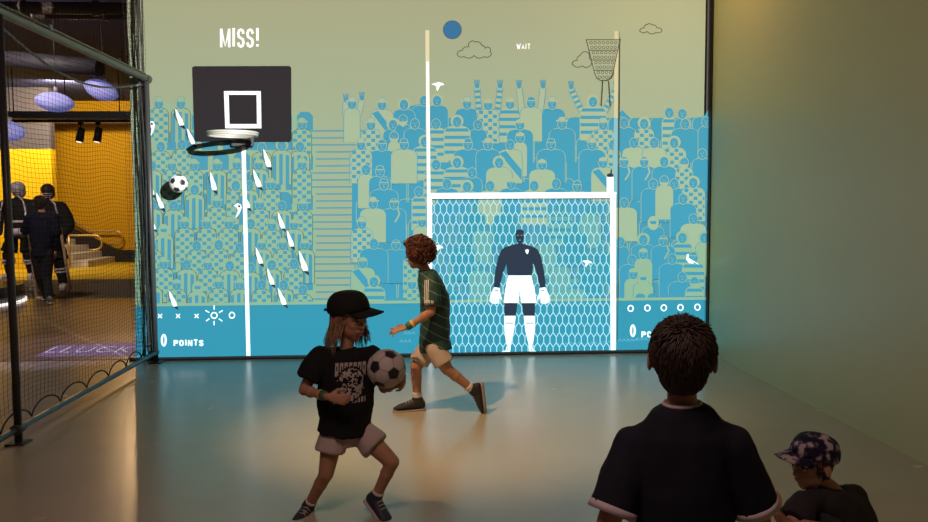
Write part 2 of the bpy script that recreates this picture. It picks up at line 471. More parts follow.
def half(y, y0, wd, sh):
    t = (y-y0)/sh
    if t < 0: return 0
    if t >= 1: return wd
    return wd*(0.42+0.58*math.sqrt(1-(1-t)**2))
def spectator(x, y, kind, bw=10, hat='', bh=34, hr=4.2, lo=False, arms=None):
    goal = 432 < x < 611 and y > 193
    edge = MUTE if goal else (TAN2 if (lo or y > 230) else CTAN)
    blue = MUTEB if goal else (BLUE2 if lo else BLUE)
    y0 = y+hr*1.05
    yb = min(y0+bh, 304 if x < 400 else 300)
    sh = 7
    ys = [y0+(yb-y0)*i/14 for i in range(15)]
    ys = sorted(set([y0+sh*i/5 for i in range(6) if y0+sh*i/5 < yb]+[yb]+[v_ for v_ in ys if v_ > y0+sh]))
    def out(e):
        L_ = [(x-half(v_, y0, bw, sh)-e, v_-(e if v_ == ys[0] else 0)) for v_ in ys]
        R_ = [(x+half(v_, y0, bw, sh)+e, v_-(e if v_ == ys[0] else 0)) for v_ in reversed(ys)]
        return L_+R_
    line_c = edge if kind in 'BS' else (blue if not lo else INK)
    if kind in 'TCVD' and not lo: line_c = blue
    if arms:
        for hx, hy in arms:
            sx = x+(bw*0.8 if hx > x else -bw*0.8)
            d.line([(sx, y0+7), (hx, hy+4)], 6.4, blue)
            d.line([(sx, y0+7), (hx, hy+4)], 5.4, edge)
            LAY[0] += 1
            n = 5
            for i in range(n):
                if kind in 'CSV' :
                    a = (i+0.15)/n; b = (i+0.6)/n
                    p = lambda t: (sx+(hx-sx)*t, y0+7+(hy+4-y0-7)*t)
                    d.line([p(a), p(b)], 5.0, blue, lift=False)
            d.circ(hx, hy+2, 2.2, 2.6, blue, 10)
            LAY[0] += 1
            for q in (-2.3, -0.9, 0.6, 2.0): d.line([(hx+q*0.8, hy+1), (hx+q*1.15, hy-4)], 0.9, blue, lift=False)
    d.poly(out(0.45), line_c)
    d.poly(out(-0.1), blue if kind == 'B' else edge)
    hw = lambda v_: max(half(v_, y0, bw, sh)-0.4, 0.3)
    LAY[0] += 1
    if kind == 'S':
        v_ = y0+2
        while v_ < yb-3:
            d.poly([(x-hw(v_), v_), (x+hw(v_), v_), (x+hw(v_+3.2), v_+3.2), (x-hw(v_+3.2), v_+3.2)], BLUE if not goal else MUTEB, False)
            v_ += 7.4
        d.poly([(x-0.1, y0), (x+0.1, y0), (x+0.1, y0+0.1)], blue, False)
    elif kind == 'C':
        cw, ch = 4.6, 4.0
        k = 0
        v_ = y0+1
        while v_ < yb-2:
            b = min(v_+ch, yb)
            i = -6
            while i < 6:
                a0 = x+(i+0.5*(0 if k % 2 else 1))*cw*2*0.5*1.0
                if (i+k) % 2 == 0:
                    xa, xb = x+i*cw, x+(i+1)*cw
                    lim = hw(v_+ch/2)
                    xa, xb = max(xa, x-lim), min(xb, x+lim)
                    if xb-xa > 0.6: d.poly([(xa+.35, v_+.35), (xb-.35, v_+.35), (xb-.35, b-.35), (xa+.35, b-.35)], blue, False)
                i += 1
            k += 1
            v_ += ch
    elif kind == 'V':
        for q in (-0.95, -0.28, 0.4):
            xa, xb = x+q*bw, x+(q+0.36)*bw
            d.poly([(xa, y0+3.2+abs(q)*3), (xb, y0+3.2+abs(q+.36)*3), (xb, yb), (xa, yb)], blue, False)
    elif kind == 'D':
        d.poly([(x-bw*0.9, y0+4), (x-bw*0.35, y0+1.5), (x+bw*0.95, y0+bh*0.6), (x+bw*0.95, y0+bh*0.9)], BLUE, False)
    # head
    if hat == 'hood':
        d.circ(x, y+1, hr*1.35, hr*1.7, edge)
        d.poly([(x-hr*.8, y-1), (x+hr*.8, y-1), (x+hr*.6, y+2), (x-hr*.6, y+2)], blue)
        return
    if hat == 'curl':
        d.circ(x, y-1, hr*1.55, hr*1.5, edge)
    d.circ(x, y, hr+0.6, hr*1.2+0.6, edge if kind != 'T' or True else blue)
    d.circ(x, y, hr, hr*1.2, blue)
    LAY[0] += 1
    # face lines
    d.line([(x-2, y-0.9), (x-0.8, y-1)], 0.5, edge, lift=False)
    d.line([(x+0.8, y-1), (x+2, y-0.9)], 0.5, edge, lift=False)
    d.line([(x, y-0.5), (x-0.3, y+1.1), (x+0.4, y+1.1)], 0.4, edge, lift=False)
    d.line([(x-1.1, y+2.6), (x+1.1, y+2.6)], 0.5, edge, lift=False)
    if hat == 'hat':
        d.circ(x, y-3.3, hr*1.5, 1.5, edge)
        d.circ(x, y-4.6, hr*0.95, 2.9, edge, 12)
        d.ring(x, y-4.6, hr*0.95, 2.9, 0.35, blue, 12)
    elif hat == 'cap':
        d.poly([(x-hr, y-2.2), (x-hr*.9, y-5.5), (x, y-7), (x+hr*.9, y-5.5), (x+hr, y-2.2)], edge)
        d.poly([(x-hr*.85, y-2.9), (x-hr*.7, y-5.2), (x, y-6.3), (x+hr*.7, y-5.2), (x+hr*.85, y-2.9)], blue)
        d.line([(x-hr*1.1, y-2.4), (x+hr*1.1, y-2.4)], 0.8, edge)
    elif hat == 'bean':
        d.poly([(x-hr, y-1.8), (x-hr*.95, y-4.5), (x, y-6.3), (x+hr*.95, y-4.5), (x+hr, y-1.8)], edge)
    elif hat == 'beard':
        d.poly([(x-hr, y+0.6), (x-hr*.3, y+1.6), (x+hr*.3, y+1.6), (x+hr, y+0.6), (x+hr*.7, y+5), (x, y+7), (x-hr*.7, y+5)], edge)
    elif hat == 'band':
        d.line([(x-hr, y-2.6), (x+hr, y-2.6)], 1.3, edge)
    elif hat == 'scarf':
        d.line([(x-hr, y-2.6), (x+hr, y-2.6)], 1.6, edge)
        d.line([(x+hr*.9, y+5), (x+hr*1.3, y+10), (x+hr*.7, y+15), (x+hr*0.2, y+18)], 1.5, edge)
left = [(159,104,'C','hat'),(181,104,'V','hat'),(302,125,'C','hat'),(161,147,'C','curl'),(182,145,'C',''),(300,147,'V',''),(282,146,'V','curl'),(262,148,'V',''),
 (152,166,'V',''),(172,166,'C','hat'),(194,166,'C','hat'),(217,166,'V','hat'),(237,165,'C','hat'),(259,165,'V','bean'),(302,165,'C','hat'),(271,185,'C','hat'),(249,186,'V',''),
 (153,205,'V',''),(174,206,'V',''),(217,203,'C','hat'),(195,190,'V','curl'),(236,186,'C','curl'),(260,205,'C','hat'),(282,206,'V',''),(303,206,'C','hat'),
 (164,230,'V','hood'),(185,224,'C','hat'),(207,224,'C','hat'),(229,224,'C','hat'),(251,224,'V','curl'),(272,226,'C','hat'),(294,225,'V','bean'),
 (219,245,'C','curl'),(262,245,'V','bean'),(283,245,'C','hat'),(305,245,'V','bean'),(153,246,'C',''),(197,246,'C',''),(240,248,'C',''),
 (164,264,'C','hat'),(187,265,'V',''),(208,265,'C','hat'),(230,266,'V','curl'),(251,268,'V',''),(272,265,'V','curl'),(294,264,'C',''),
 (153,283,'V',''),(177,285,'C','bean'),(198,287,'V','hood'),(219,284,'C','hat'),(240,285,'V','hat'),(262,285,'C',''),(284,285,'V',''),(303,290,'C','')]
main = [(352,104,'T','hat',8,[(346,98),(362,96)]),(382,105,'D','hat',11,0),(404,105,'B','curl',11,0),(424,101,'B','',12,0),(437,101,'B','curl',11,0),
 (467,104,'B','hat',12,0),(488,105,'C','bean',11,[(477,84),(500,84)]),(510,104,'S','bean',12,0),(531,103,'T','cap',11,[(519,84),(543,84)]),(552,104,'B','hat',13,0),
 (593,102,'S','curl',13,[(571,85),(616,85)]),(669,113,'S','',7,0),(682,114,'B','',8,0),
 (371,125,'C','hat',10,0),(403,120,'B','beard',8,0),(393,125,'B','curl',10,0),(415,124,'B','',11,0),(436,124,'S','',12,0),(457,122,'S','curl',13,0),(478,125,'B','',9,0),
 (520,125,'B','bean',13,0),(562,124,'B','hat',13,0),(603,125,'C','hat',12,0),(624,123,'B','',12,0),(644,124,'C','curl',10,0),(685,124,'B','',14,0),(706,122,'B','',8,0),
 (361,145,'C','hat',11,0),(394,137,'T','beard',6,0),(382,146,'B','cap',14,0),(404,145,'T','cap',13,0),(425,142,'S','curl',12,0),(468,145,'B','cap',14,0),(488,145,'B','hat',12,0),
 (510,145,'D','',12,0),(520,138,'T','bean',7,0),(551,145,'B','cap',14,0),(592,145,'B','hat',13,0),(613,145,'C','',8,0),(634,143,'T','',12,0),(654,143,'T','',12,0),(674,143,'C','curl',12,0),(702,154,'B','',10,0),
 (366,170,'T','',8,0),(436,165,'S','',12,0),(457,163,'S','curl',13,0),(499,163,'T','curl',13,0),(542,165,'T','bean',13,0),(603,163,'D','bean',12,0),(624,162,'B','scarf',12,0),(644,162,'B','scarf',12,0),(664,162,'B','curl',12,0),(684,163,'C','beard',9,0),
 (380,172,'B','cap',11,0),(384,185,'B','cap',14,0),(472,173,'B','',10,0),(447,184,'B','',12,0),(467,187,'B','curl',12,0),(490,186,'T','',12,0),(511,184,'B','bean',12,0),(534,186,'S','',13,0),(556,184,'B','',12,0),(577,187,'B','cap',12,0),
 (653,184,'B','',12,0),(664,181,'T','beard',9,0),(674,184,'B','',11,0),(693,183,'C','curl',12,0),
 (419,192,'S','',7,0),(373,204,'T','hat',13,0),(394,204,'B','scarf',12,0),(624,203,'T','',13,0),(683,199,'B','',13,0),(474,208,'B','',11,0),(560,207,'S','',12,0),(590,210,'T','',11,0),(505,210,'B','',12,0),
 (362,224,'C','hat',11,0),(422,222,'T','bean',9,0),(653,222,'B','hood',11,0),(693,219,'T','',13,0),(482,226,'T','',10,0),(575,228,'B','',12,0),
 (374,244,'B','',14,0),(396,245,'B','band',13,0),(412,252,'C','bean',9,0),(620,242,'B','',9,0),(643,240,'B','curl',12,0),(663,241,'B','scarf',12,0),(682,238,'S','curl',10,0),(704,238,'T','curl',9,0),(545,240,'T','',11,0),(463,243,'B','',12,0),(600,246,'B','',10,0),
 (363,263,'D','bean',12,0),(632,260,'B','',13,0),(643,254,'T','bean',9,0),(672,259,'B','',13,0),(693,258,'S','cap',11,0),(560,262,'T','',11,0),(590,264,'B','',12,0),(480,266,'T','curl',11,0),
 (374,282,'S','curl',11,0),(633,274,'T','bean',9,0),(643,278,'T','hood',10,0),(682,277,'B','',14,0),(694,282,'S','beard',9,0),(412,284,'C','bean',9,0),(575,284,'T','bean',11,0),(450,286,'B','',12,0)]
figs = [(y, x, k, 9.6, h, None, True) for x, y, k, h in left]+[(y, x, k, bw, h, a or None, False) for x, y, k, h, bw, a in main]
C0 = LAY[0]
for y, x, k, bw, h, a, lo in sorted(figs, key=lambda q: q[0]):
    LAY[0] = C0+56*int((y-100)/9)+14*(int(x/10.4) % 4)
    spectator(x, y, k, bw, h, arms=a, lo=lo)
TOP = C0+56*23
LAY[0] = TOP
for x in (389, 396, 403, 640, 652, 664, 673):
    d.circ(x, 301 if x < 500 else 297, 5, 3.6, BLUE2)
d.done('crowd_drawing')
# rail between crowd and ground
d = Draw(TOP+12)
d.poly([(xedge(302)+1, 303.5), (709, 296.8), (709, 300.4), (xedge(306)+1, 307.5)], TAN2)
d.done('rail_drawing')
RAIL = LAY[0]+12
# --- blue ground strip
d = Draw(RAIL-8)
d.poly([(xedge(306), 306.4), (709, 299.4), (708, 351.5), (xedge(361), 361)], TEAL)
d.done('ground_strip_drawing')
# --- sky drawings
def cloud(pts, nm='cloud_drawing'):
    d = Draw(1)
    o = []
    k = len(pts)
    for i in range(k):
        (x0, y0), (x1, y1) = pts[i], pts[(i+1) % k]
        for j in range(4):
            t = j/4
            nx, ny = (y1-y0), -(x1-x0)
            l = math.hypot(nx, ny) or 1
            b = 4*t*(1-t)*l*0.22
            o.append((x0+(x1-x0)*t+nx/l*b, y0+(y1-y0)*t+ny/l*b))
    d.line(o, 0.8, INK, closed=True)
    d.done(nm)
cloud([(457,54.5),(462,50.5),(469,47),(470,42),(475,42),(482,45.5),(485,48.5),(489,47.5),(490,52),(491,55),(484,56.6),(474,55.6),(464,56.6)])
cloud([(572,64),(577,60.5),(580,55.5),(587,52),(589,58),(591,65),(582,66)])
cloud([(639.5,31),(644,28),(647,24.5),(652,25),(657,28),(662,30.5),(656,32.4),(647,31.6)])
d = Draw(1); d.circ(452.3, 29.8, 9.4, 9.4, INK, 32); d.circ(452.3, 29.8, 8.9, 8.9, SUNB, 32); d.done('blue_sun_drawing')
# floodlight
d = Draw(RAIL+8)
d.poly([(586, 40), (619.5, 40), (612, 75), (608, 80), (598, 80), (595, 75)], TAN)
d.line([(586, 40), (619.5, 40), (612.5, 74), (610, 78.5), (606, 80.5), (600, 80.5), (596.5, 78.5), (594.5, 74)], 0.9, INK, closed=True)
for y, a, b in ((50.5, 588.7, 617), (60.3, 591.3, 615.2), (70.5, 593.8, 613.2)): d.line([(a, y), (b, y)], 0.9, INK)
for r in range(8):
    y = 43+r*4.95-(0.3 if r % 2 else 0)
    a, b = 588.5+r*1.25, 617.5-r*0.85
    n = 7-(r//2)
    for i in range(n):
        x = a+(b-a)*(i+0.5+(0.0 if r % 2 else 0.0))/n
        if y < 80: d.ring(x, y, 1.35, 1.35, 0.6, INK, 9)
d.line([(602, 81), (600.5, 106)], 0.9, INK); d.line([(608, 81), (609.5, 106)], 0.9, INK)
d.done('floodlight_drawing')
# --- football posts
d = Draw(RAIL); d.poly([(425.3, 30.5), (429.3, 30.5), (430.5, 195), (426.8, 195)], CREAM); d.poly([(426.3, 62), (428.9, 62), (430.4, 195), (427.2, 195)], WHITE); d.done('tall_post_drawing')
POSTT = paint('drawing_post_tan', 212, 207, 168); SCM.append(POSTT); MI[POSTT.name] = len(SCM)-1
POSTB = paint('drawing_post_blue', 146, 196, 205); SCM.append(POSTB); MI[POSTB.name] = len(SCM)-1
d = Draw(RAIL); d.poly([(614, 31.5), (618.5, 31.5), (617.6, 118), (613.6, 118)], POSTT); d.poly([(613.6, 118), (617.6, 118), (617, 194), (613, 194)], POSTB); d.line([(618.9, 38), (617.3, 340)], 0.8, INK); d.done('tall_post_drawing')
# --- goal with net
d = Draw()
LAY[0] = RAIL+30
x0, x1, top, bot = 431, 610.5, 199, 353
pw, ph = 6.25, 10.05
n = int((x1-x0)/pw)+1
rows = int((bot-top)/ph)+2
LAY[0] += 1
for r in range(rows):
    yb = top-3+r*ph
    off = pw/2 if r % 2 else 0
    for k in range(-1, n+1):
        cx = x0+k*pw+off
        # vertical side then a zigzag to the next row
        seg = [((cx, yb), (cx, yb+5.6)), ((cx, yb+5.6), (cx-pw/2, yb+ph)), ((cx, yb+5.6), (cx+pw/2, yb+ph))]
        for (ax, ay), (bx, by) in seg:
            if min(ax, bx) < x0-1 or max(ax, bx) > x1+1 or max(ay, by) > bot+1.0-(ax-430)*0.008: continue
            if max(ay, by) < top: continue
            LAY[0] = RAIL+31+(0 if ax == bx else 1 if bx < ax else 2)
            d.line([(ax, max(ay, top-1)), (bx, by)], 0.9, NETC, lift=False)
LAY[0] = RAIL+36
NET = d.done('goal_net_drawing')
d = Draw()
d.poly([(427, 193), (615, 192), (615, 198.2), (427, 199)], WHITE)
d.poly([(427, 193), (432, 193), (432.5, 354.6), (428, 354.7)], WHITE)
d.poly([(609.8, 192), (616, 192), (615.5, 351.8), (610.2, 352)], WHITE)
d.poly([(606.3, 177), (613.2, 177), (613.2, 193), (606.5, 193)], WHITE)
d.line([(432, 199.3), (610, 198.5)], 0.8, NAVY)  # shadow under the crossbar, drawn as a dark line
d.circ(609.7, 175.3, 3.3, 1.9, NAVY, 14); d.line([(610.3, 175), (611, 169.5)], 1.2, NAVY)
d.done('goal_frame_drawing')
# --- goalkeeper
KP = thing('tmp', '', '', (0, 0, 0)); bpy.data.objects.remove(KP)
def sym(pts, c=519.5): return pts+[(2*c-x, y) for x, y in reversed(pts)]
d = Draw()
for s in (1, -1):
    f = lambda pts: [(519.5+s*(x-519.5), y) for x, y in pts]
    d.poly(f([(501.5, 249.5), (505, 247), (509, 247), (507, 260), (502, 275), (499, 288), (493.5, 287), (495, 272), (498, 257)]), NAVY)
d.poly([(504, 247.6), (511, 245.2), (516.8, 243.6), (522.2, 243.6), (528, 245.2), (535, 247.6), (533, 262), (531.5, 275.5), (507.5, 275.5), (506, 262)], NAVY)
body_ = d.done('goalkeeper_drawing')
d = Draw()
d.poly([(515.8, 231), (517.5, 229.4), (521.5, 229.4), (523.4, 231), (523.6, 237), (522.6, 241), (521, 243.6), (518.2, 243.6), (516.6, 241), (515.6, 237)], NAVY)
d.line([(517, 235), (518.6, 235.4)], 0.6, PALE); d.line([(520.6, 235.4), (522.2, 235)], 0.6, PALE); d.line([(518.6, 240), (520.8, 240)], 0.5, PALE)
d.done('head', body_)
d = Draw()
d.poly([(508, 275.3), (531, 275.3), (534.5, 290), (536.5, 303), (521, 303), (519.5, 290), (518.2, 303), (503.5, 303), (505, 290)], WHITE); d.done('shorts', body_)
for s, nm in ((1, 'leg'), (-1, 'leg')):
    f = lambda pts: [(519.5+s*(x-519.5), y) for x, y in pts]
    d = Draw()
    d.poly(f([(504, 302.8), (517.5, 302.8), (515.6, 316), (504.5, 316)]), NAVY)
    d.poly(f([(504, 315.6), (515.5, 315.6), (514, 330), (510.5, 345), (506.5, 345), (504.2, 330)]), WHITE)
    d.line(f([(505.5, 322.8), (513, 323)]), 0.8, NAVY)
    d.poly(f([(506.8, 344), (510.6, 344), (510.2, 351), (508, 353.8), (500, 354), (501, 351.6), (505.5, 350)]), WHITE)
    d.line(f([(506.6, 344.2), (508, 350.5)]), 0.8, PALE)
    d.done(nm, body_)
    d = Draw()
    d.poly(f([(494, 287), (499.5, 287.8), (500.6, 295), (502, 299), (500.4, 299.4), (498.6, 297.4), (498.6, 303), (495.4, 303.6), (491.2, 303), (489.4, 300), (490.6, 294)]), WHITE)
    d.line(f([(495, 290.4), (498.4, 290.8)]), 0.9, SUNB)
    for q in (492.5, 494.7, 496.8): d.line(f([(q, 298), (q-0.4, 302.5)]), 0.4, PALE)
    d.done('glove', body_)
d = Draw(); d.poly([(525.2, 249.8), (526.8, 249.2), (528.6, 249.8), (528.3, 252.4), (526.9, 254.2), (525.5, 252.4)], WHITE); d.done('shirt_crest', body_)
# --- basketball board, pole
d = Draw()
d.poly([(194.5, 66.5), (289.5, 66.2), (291.5, 68), (291.8, 140), (290, 142), (196.8, 141.6), (195, 140), (193, 68)], BLACK)
bd = d.done('backboard_drawing')
d = Draw()
for a, b in (((224.5, 91.3), (261, 95)), ((226, 124.2), (261.5, 128.5))): d.rect(a[0], a[1], b[0], b[1], WHITE)
d.poly([(224.3, 91.3), (229, 91.3), (230, 128.5), (225.6, 128.5)], WHITE); d.poly([(256.8, 91.3), (261.2, 91.3), (261.7, 128.5), (257.4, 128.5)], WHITE)
d.done('target_square', bd)
d = Draw(); d.poly([(241.6, 141), (245.8, 141), (250.8, 358.2), (246.8, 358.6)], WHITE); d.done('hoop_pole_drawing')
# --- seagulls
def gull(x, y, s=1.0, rot=0, kind=0):
    d = Draw(RAIL+60)
    def t(p):
        a = R(rot)
        return (x+s*(p[0]*math.cos(a)-p[1]*math.sin(a)), y+s*(p[0]*math.sin(a)+p[1]*math.cos(a)))
    if kind == 0:
        d.poly([t(p) for p in [(-3.6,-9),(-2,-7.5),(0.5,-3),(3,1),(4.2,4.6),(3,6.4),(1,6.2),(-0.6,3.5),(-2,-1.5)]], WHITE)
        d.poly([t(p) for p in [(0.6,6),(3,5.6),(5,6.4),(5.4,9),(3.8,8)]], NAVY)
        d.line([t((-3.4,-8)), t((-3.8,-3)), t((-1.5, 2))], 0.5, NAVY)
    elif kind == 1:
        d.poly([t(p) for p in [(-4,-2),(-1,-5),(2,-4.4),(3.4,-2),(2.4,3),(0,8),(-0.6,8),(0.6,1.5),(-1.4,-1.4)]], WHITE)
        d.circ(*t((0.8, -2.6)), 1.0*s, 1.2*s, NAVY, 8)
    elif kind == 2:
        d.poly([t(p) for p in [(-5,-0.6),(-1.4,-1.4),(1,-2.4),(5,-1.6),(6.4,0.2),(3,0.6),(1.6,3),(0.4,5.6),(-0.4,4),(-0.6,1.4),(-2.5,0.4)]], WHITE)
    else:
        d.poly([t(p) for p in [(-4,-4),(-2.4,-4.6),(-2.6,-1),(0,2),(3,1.6),(1.4,4),(-2,3.6),(-4.6,0.6)]], WHITE)
        d.line([t((-2, -0.5)), t((6, 4.5))], 0.7, WHITE)
    return d.done('seagull_drawing')
for a in ((179.5,119,1,0,0),(191,138,0.95,0,0),(213,183,1.05,8,0),(150.5,189,.9,0,0),(160,202,.95,0,0),(152.5,224,.8,0,0),(267,160,1.05,4,0),(257,180,1.05,2,0),(246.5,202,.9,2,0),(281,222,.95,4,0),(290,240,.95,4,0),(303,263,1.15,4,0),(259,257,.95,4,0),(270.5,278,.95,4,0),(282,298,1.0,0,0),(173,300,.95,0,0),
          (151.5,127,1.0,0,1),(437,85,1.0,0,2),(437,247,0.9,10,2),(586,262,0.8,10,2),(691,259,1.0,0,3),(238,209,1.0,10,1)):
    gull(a[0], a[1], a[2]*1.15, *a[3:])
LAY[0] = RAIL+2
# --- score marks
GLYPH = {'M': [[(0,0),(0,1)],[(1,0),(1,1)],[(0,1),(.5,.02),(1,1)]], 'I': [[(.5,0),(.5,1)]], '!': [[(.5,.32),(.5,1)],[(.5,0),(.5,.13)]],
 'S': [[(1,.76),(.85,.94),(.5,1),(.15,.94),(0,.76),(.12,.58),(.88,.42),(1,.24),(.85,.06),(.5,0),(.15,.06),(0,.24)]],
 'P': [[(0,0),(0,1)],[(0,.97),(.75,.97),(1,.85),(1,.62),(.75,.5),(0,.5)]], 'O': [[(.5,0),(.15,.08),(0,.3),(0,.7),(.15,.92),(.5,1),(.85,.92),(1,.7),(1,.3),(.85,.08),(.5,0)]],
 'N': [[(0,0),(0,1)],[(1,0),(1,1)],[(0,1),(1,0)]], 'T': [[(.5,0),(.5,1)],[(-.05,.94),(1.05,.94)]], 'W': [[(0,1),(.27,0)],[(.27,0),(.5,.8)],[(.5,.8),(.73,0)],[(.73,0),(1,1)]], 'A': [[(0,0),(.5,1),(1,0)],[(.18,.3),(.82,.3)]]}
def text(name, body, px, py, h_, wpx, m, st, gap):
    """stroke lettering: left-bottom at (px,py), h_ tall and wpx wide in photograph pixels"""
    un = {'I': 0.22, '!': 0.3, 'M': 1.5, 'W': 1.4}
    tot = sum(un.get(c, 1) for c in body)
    u = (wpx-gap*(len(body)-1)-st)/tot
    x = px+st/2
    d = Draw()
    base = LAY[0]
    for c in body:
        wd = un.get(c, 1)*u
        for i, stroke in enumerate(GLYPH[c]):
            LAY[0] = base+1+i
            d.line([(x+wd*a, py-st/2*(0 if len(stroke) == 2 and a in (0, 1) and c in 'MNIPT!' else 0.6)-(h_-(0 if len(stroke) == 2 else st*0.7))*b) for a, b in stroke], st, m, lift=False)
        x += wd+gap
    LAY[0] = base+4
    return d.done(name)
LAY[0] = 2
text('miss_text', 'MISS!', 220, 47.3, 18.6, 39.5, WHITE, 2.5, 3.9)
text('wait_text', 'WAIT', 516.5, 49.3, 5.4, 14, WHITE, 0.75, 1.5)
LAY[0] = RAIL+2
text('points_text', 'POINTS', 174, 345.6, 5.8, 30, WHITE, 1.5, 2.4)
text('points_text', 'POINTS', 641, 337, 5.8, 30, WHITE, 1.5, 2.4)
for x, y in ((164.3, 340), (632.5, 330.5)):
    d = Draw(); d.ring(x, y, 1.9, 5.3, 2.2, WHITE, 24); d.done('score_digit')
for x in (160.5, 178.5, 197):
    d = Draw(); d.line([(x-2, 313.8), (x+2, 317.8)], 1.1, WHITE); d.line([(x-2, 317.8), (x+2, 313.8)], 1.1, WHITE); d.done('cross_mark')
d = Draw(); d.ring(214.5, 315.2, 2.9, 2.9, 1.3, WHITE)
for a in (90, 150, 215, 270, 325, 30):
    c_, s_ = math.cos(R(a)), -math.sin(R(a))
    d.line([(214.5+c_*5.6, 315.2+s_*5.6), (214.5+c_*10, 315.2+s_*10)], 1.1, WHITE)
d.done('current_throw_mark')
for x, y in ((232.3, 315), (630.3, 308.2), (647, 307.8), (663.4, 307.6), (680, 307.3), (697, 307)):
    d = Draw(); d.ring(x, y, 2.6, 2.9, 1.3, WHITE); d.done('ring_mark')
# grass tufts
for x, y in ((441, 347), (458, 346), (560, 345), (573, 344), (590, 344), (603, 343), (622, 341), (630, 341), (640, 340), (408, 334), (404, 342)):
    d = Draw(RAIL+45)
    for q in range(3): d.line([(x+q*4-4, y), (x+q*4-2.4, y-2.6), (x+q*4-1, y)], 0.5, PALE)
    d.done('grass_tuft_drawing')

# ------------------------------------------------------------------ basketball hoop (real, on the wall)
hm = P(244, 137.5, SCR_Y)
hc = V((hm.x, SCR_Y-0.47, hm.z+0.0))
HOOP = thing('basketball_hoop', 'real steel basketball ring sticking out below the dark backboard', 'basketball hoop', (hm.x, SCR_Y, hm.z))
steel = mat('ring_steel', (0.62, 0.60, 0.55), rough=0.4, metal=0.3)
bm = bmesh.new()
tube(bm, [hc+V((0.228*math.cos(a), 0.228*math.sin(a), 0)) for a in [2*PI*i/48 for i in range(48)]], 0.013, n=10, closed=True)
tube(bm, [hc+V((0.226*math.cos(a), 0.226*math.sin(a), -0.02)) for a in [2*PI*i/48 for i in range(48)]], 0.009, n=8, closed=True)
obj('ring', bm, steel, HOOP)
for i in range(12):
    a = 2*PI*i/12
    bm = bmesh.new()
    tube(bm, [hc+V((0.226*math.cos(a), 0.226*math.sin(a), 0.0)), hc+V((0.226*math.cos(a), 0.226*math.sin(a), -0.02))], 0.006, n=6)
    obj('net_hook', bm, steel, HOOP)
bm = bmesh.new()
LY = SCR_Y-0.09
tube(bm, [(hm.x-0.07, SCR_Y-0.06, hm.z-0.03), (hm.x-0.09, hc.y+0.21, hm.z-0.02)], 0.014)
obj('support_arm', bm, mat('bracket_dark', (0.08, 0.08, 0.09), rough=0.5), HOOP)
bm = bmesh.new()
tube(bm, [(hm.x+0.07, SCR_Y-0.06, hm.z-0.03), (hm.x+0.09, hc.y+0.21, hm.z-0.02)], 0.014)
obj('support_arm', bm, mat('bracket_dark', (0.08, 0.08, 0.09), rough=0.5), HOOP)
bm = bmesh.new(); box(bm, (hm.x-0.11, SCR_Y-0.075, hm.z-0.09), (hm.x+0.11, SCR_Y-0.048, hm.z+0.02))
bmesh.ops.bevel(bm, geom=bm.edges[:], offset=0.006, segments=2, affect='EDGES')
obj('mounting_plate', bm, MATS['bracket_dark'], HOOP)
bm = bmesh.new(); box(bm, (hm.x-0.06, SCR_Y-0.05, hm.z-0.06), (hm.x+0.06, SCR_Y, hm.z-0.01))
obj('wall_spacer', bm, MATS['bracket_dark'], HOOP)

# ------------------------------------------------------------------ footballs
def football(name, c, r, label, rot, cw, cb):
    bm = bmesh.new()
    bmesh.ops.create_icosphere(bm, subdivisions=1, radius=1)
    bmesh.ops.bevel(bm, geom=bm.verts[:], offset=33.333, offset_type='PERCENT', affect='VERTICES', segments=1)
    for f in bm.faces: f.material_index = 1 if len(f.verts) == 5 else 0
    ins = bmesh.ops.inset_individual(bm, faces=bm.faces[:], thickness=0.02, use_even_offset=True)
    for f in ins['faces']: f.material_index = 2
    for f in list(bm.faces):
        if len(f.verts) > 4: bmesh.ops.poke(bm, faces=[f])
    bmesh.ops.subdivide_edges(bm, edges=bm.edges[:], cuts=2, use_grid_fill=True)
    M_ = Matrix.Rotation(rot[0], 4, 'X') @ Matrix.Rotation(rot[1], 4, 'Y') @ Matrix.Rotation(rot[2], 4, 'Z')
    for v_ in bm.verts: v_.co = M_ @ (v_.co.normalized()*r)
    for f in bm.faces:
        f.smooth = True
    bmesh.ops.recalc_face_normals(bm, faces=bm.faces)
    seam = mat('ball_seam', (0.25, 0.24, 0.24), rough=0.6)
    o = obj(name, bm, [cw, cb, seam])
    o.location = c
    return tag(o, label, 'football')
bw_ = mat('ball_white', (0.78, 0.76, 0.74), rough=0.45, noise_amt=0.06, noise_scale=30)
bb_ = mat('ball_black', (0.02, 0.02, 0.022), rough=0.4)
football('soccer_ball', P(178.5, 183.5, SCR_Y-0.20), 0.090, 'black and white football in mid-air bouncing off the projected crowd', (0.3, 0.2, 0.4), bw_, bb_)

# ------------------------------------------------------------------ netting frame on the left
NX = -2.68
post_m = mat('post_dark', (0.05, 0.052, 0.055), rough=0.4, spec=0.5)
bar_m = mat('bar_grey', (0.22, 0.22, 0.23), rough=0.35, metal=0.4)
cord_m = mat('net_cord', (0.03, 0.03, 0.03), rough=0.8)
NF = thing('safety_net_fence', 'black ball-stop net on dark steel posts along the left side', 'net fence', (NX, 5.2, 0))
TOPZ = 2.78
Y1, Y2 = 5.2, 7.86
for yy in (Y1, Y2):
    bm = bmesh.new()
    tube(bm, [(NX, yy, 0.012), (NX, yy, TOPZ)], 0.024, n=16)
    po = obj('post', bm, post_m, NF)
    bm = bmesh.new(); box(bm, (NX-0.06, yy-0.06, 0), (NX+0.06, yy+0.06, 0.012)); obj('foot_plate', bm, post_m, po)
bm = bmesh.new(); tube(bm, [(NX, -1.5, TOPZ+0.02), (NX, Y2+0.05, TOPZ+0.02)], 0.03, n=12); obj('top_rail', bm, bar_m, NF)
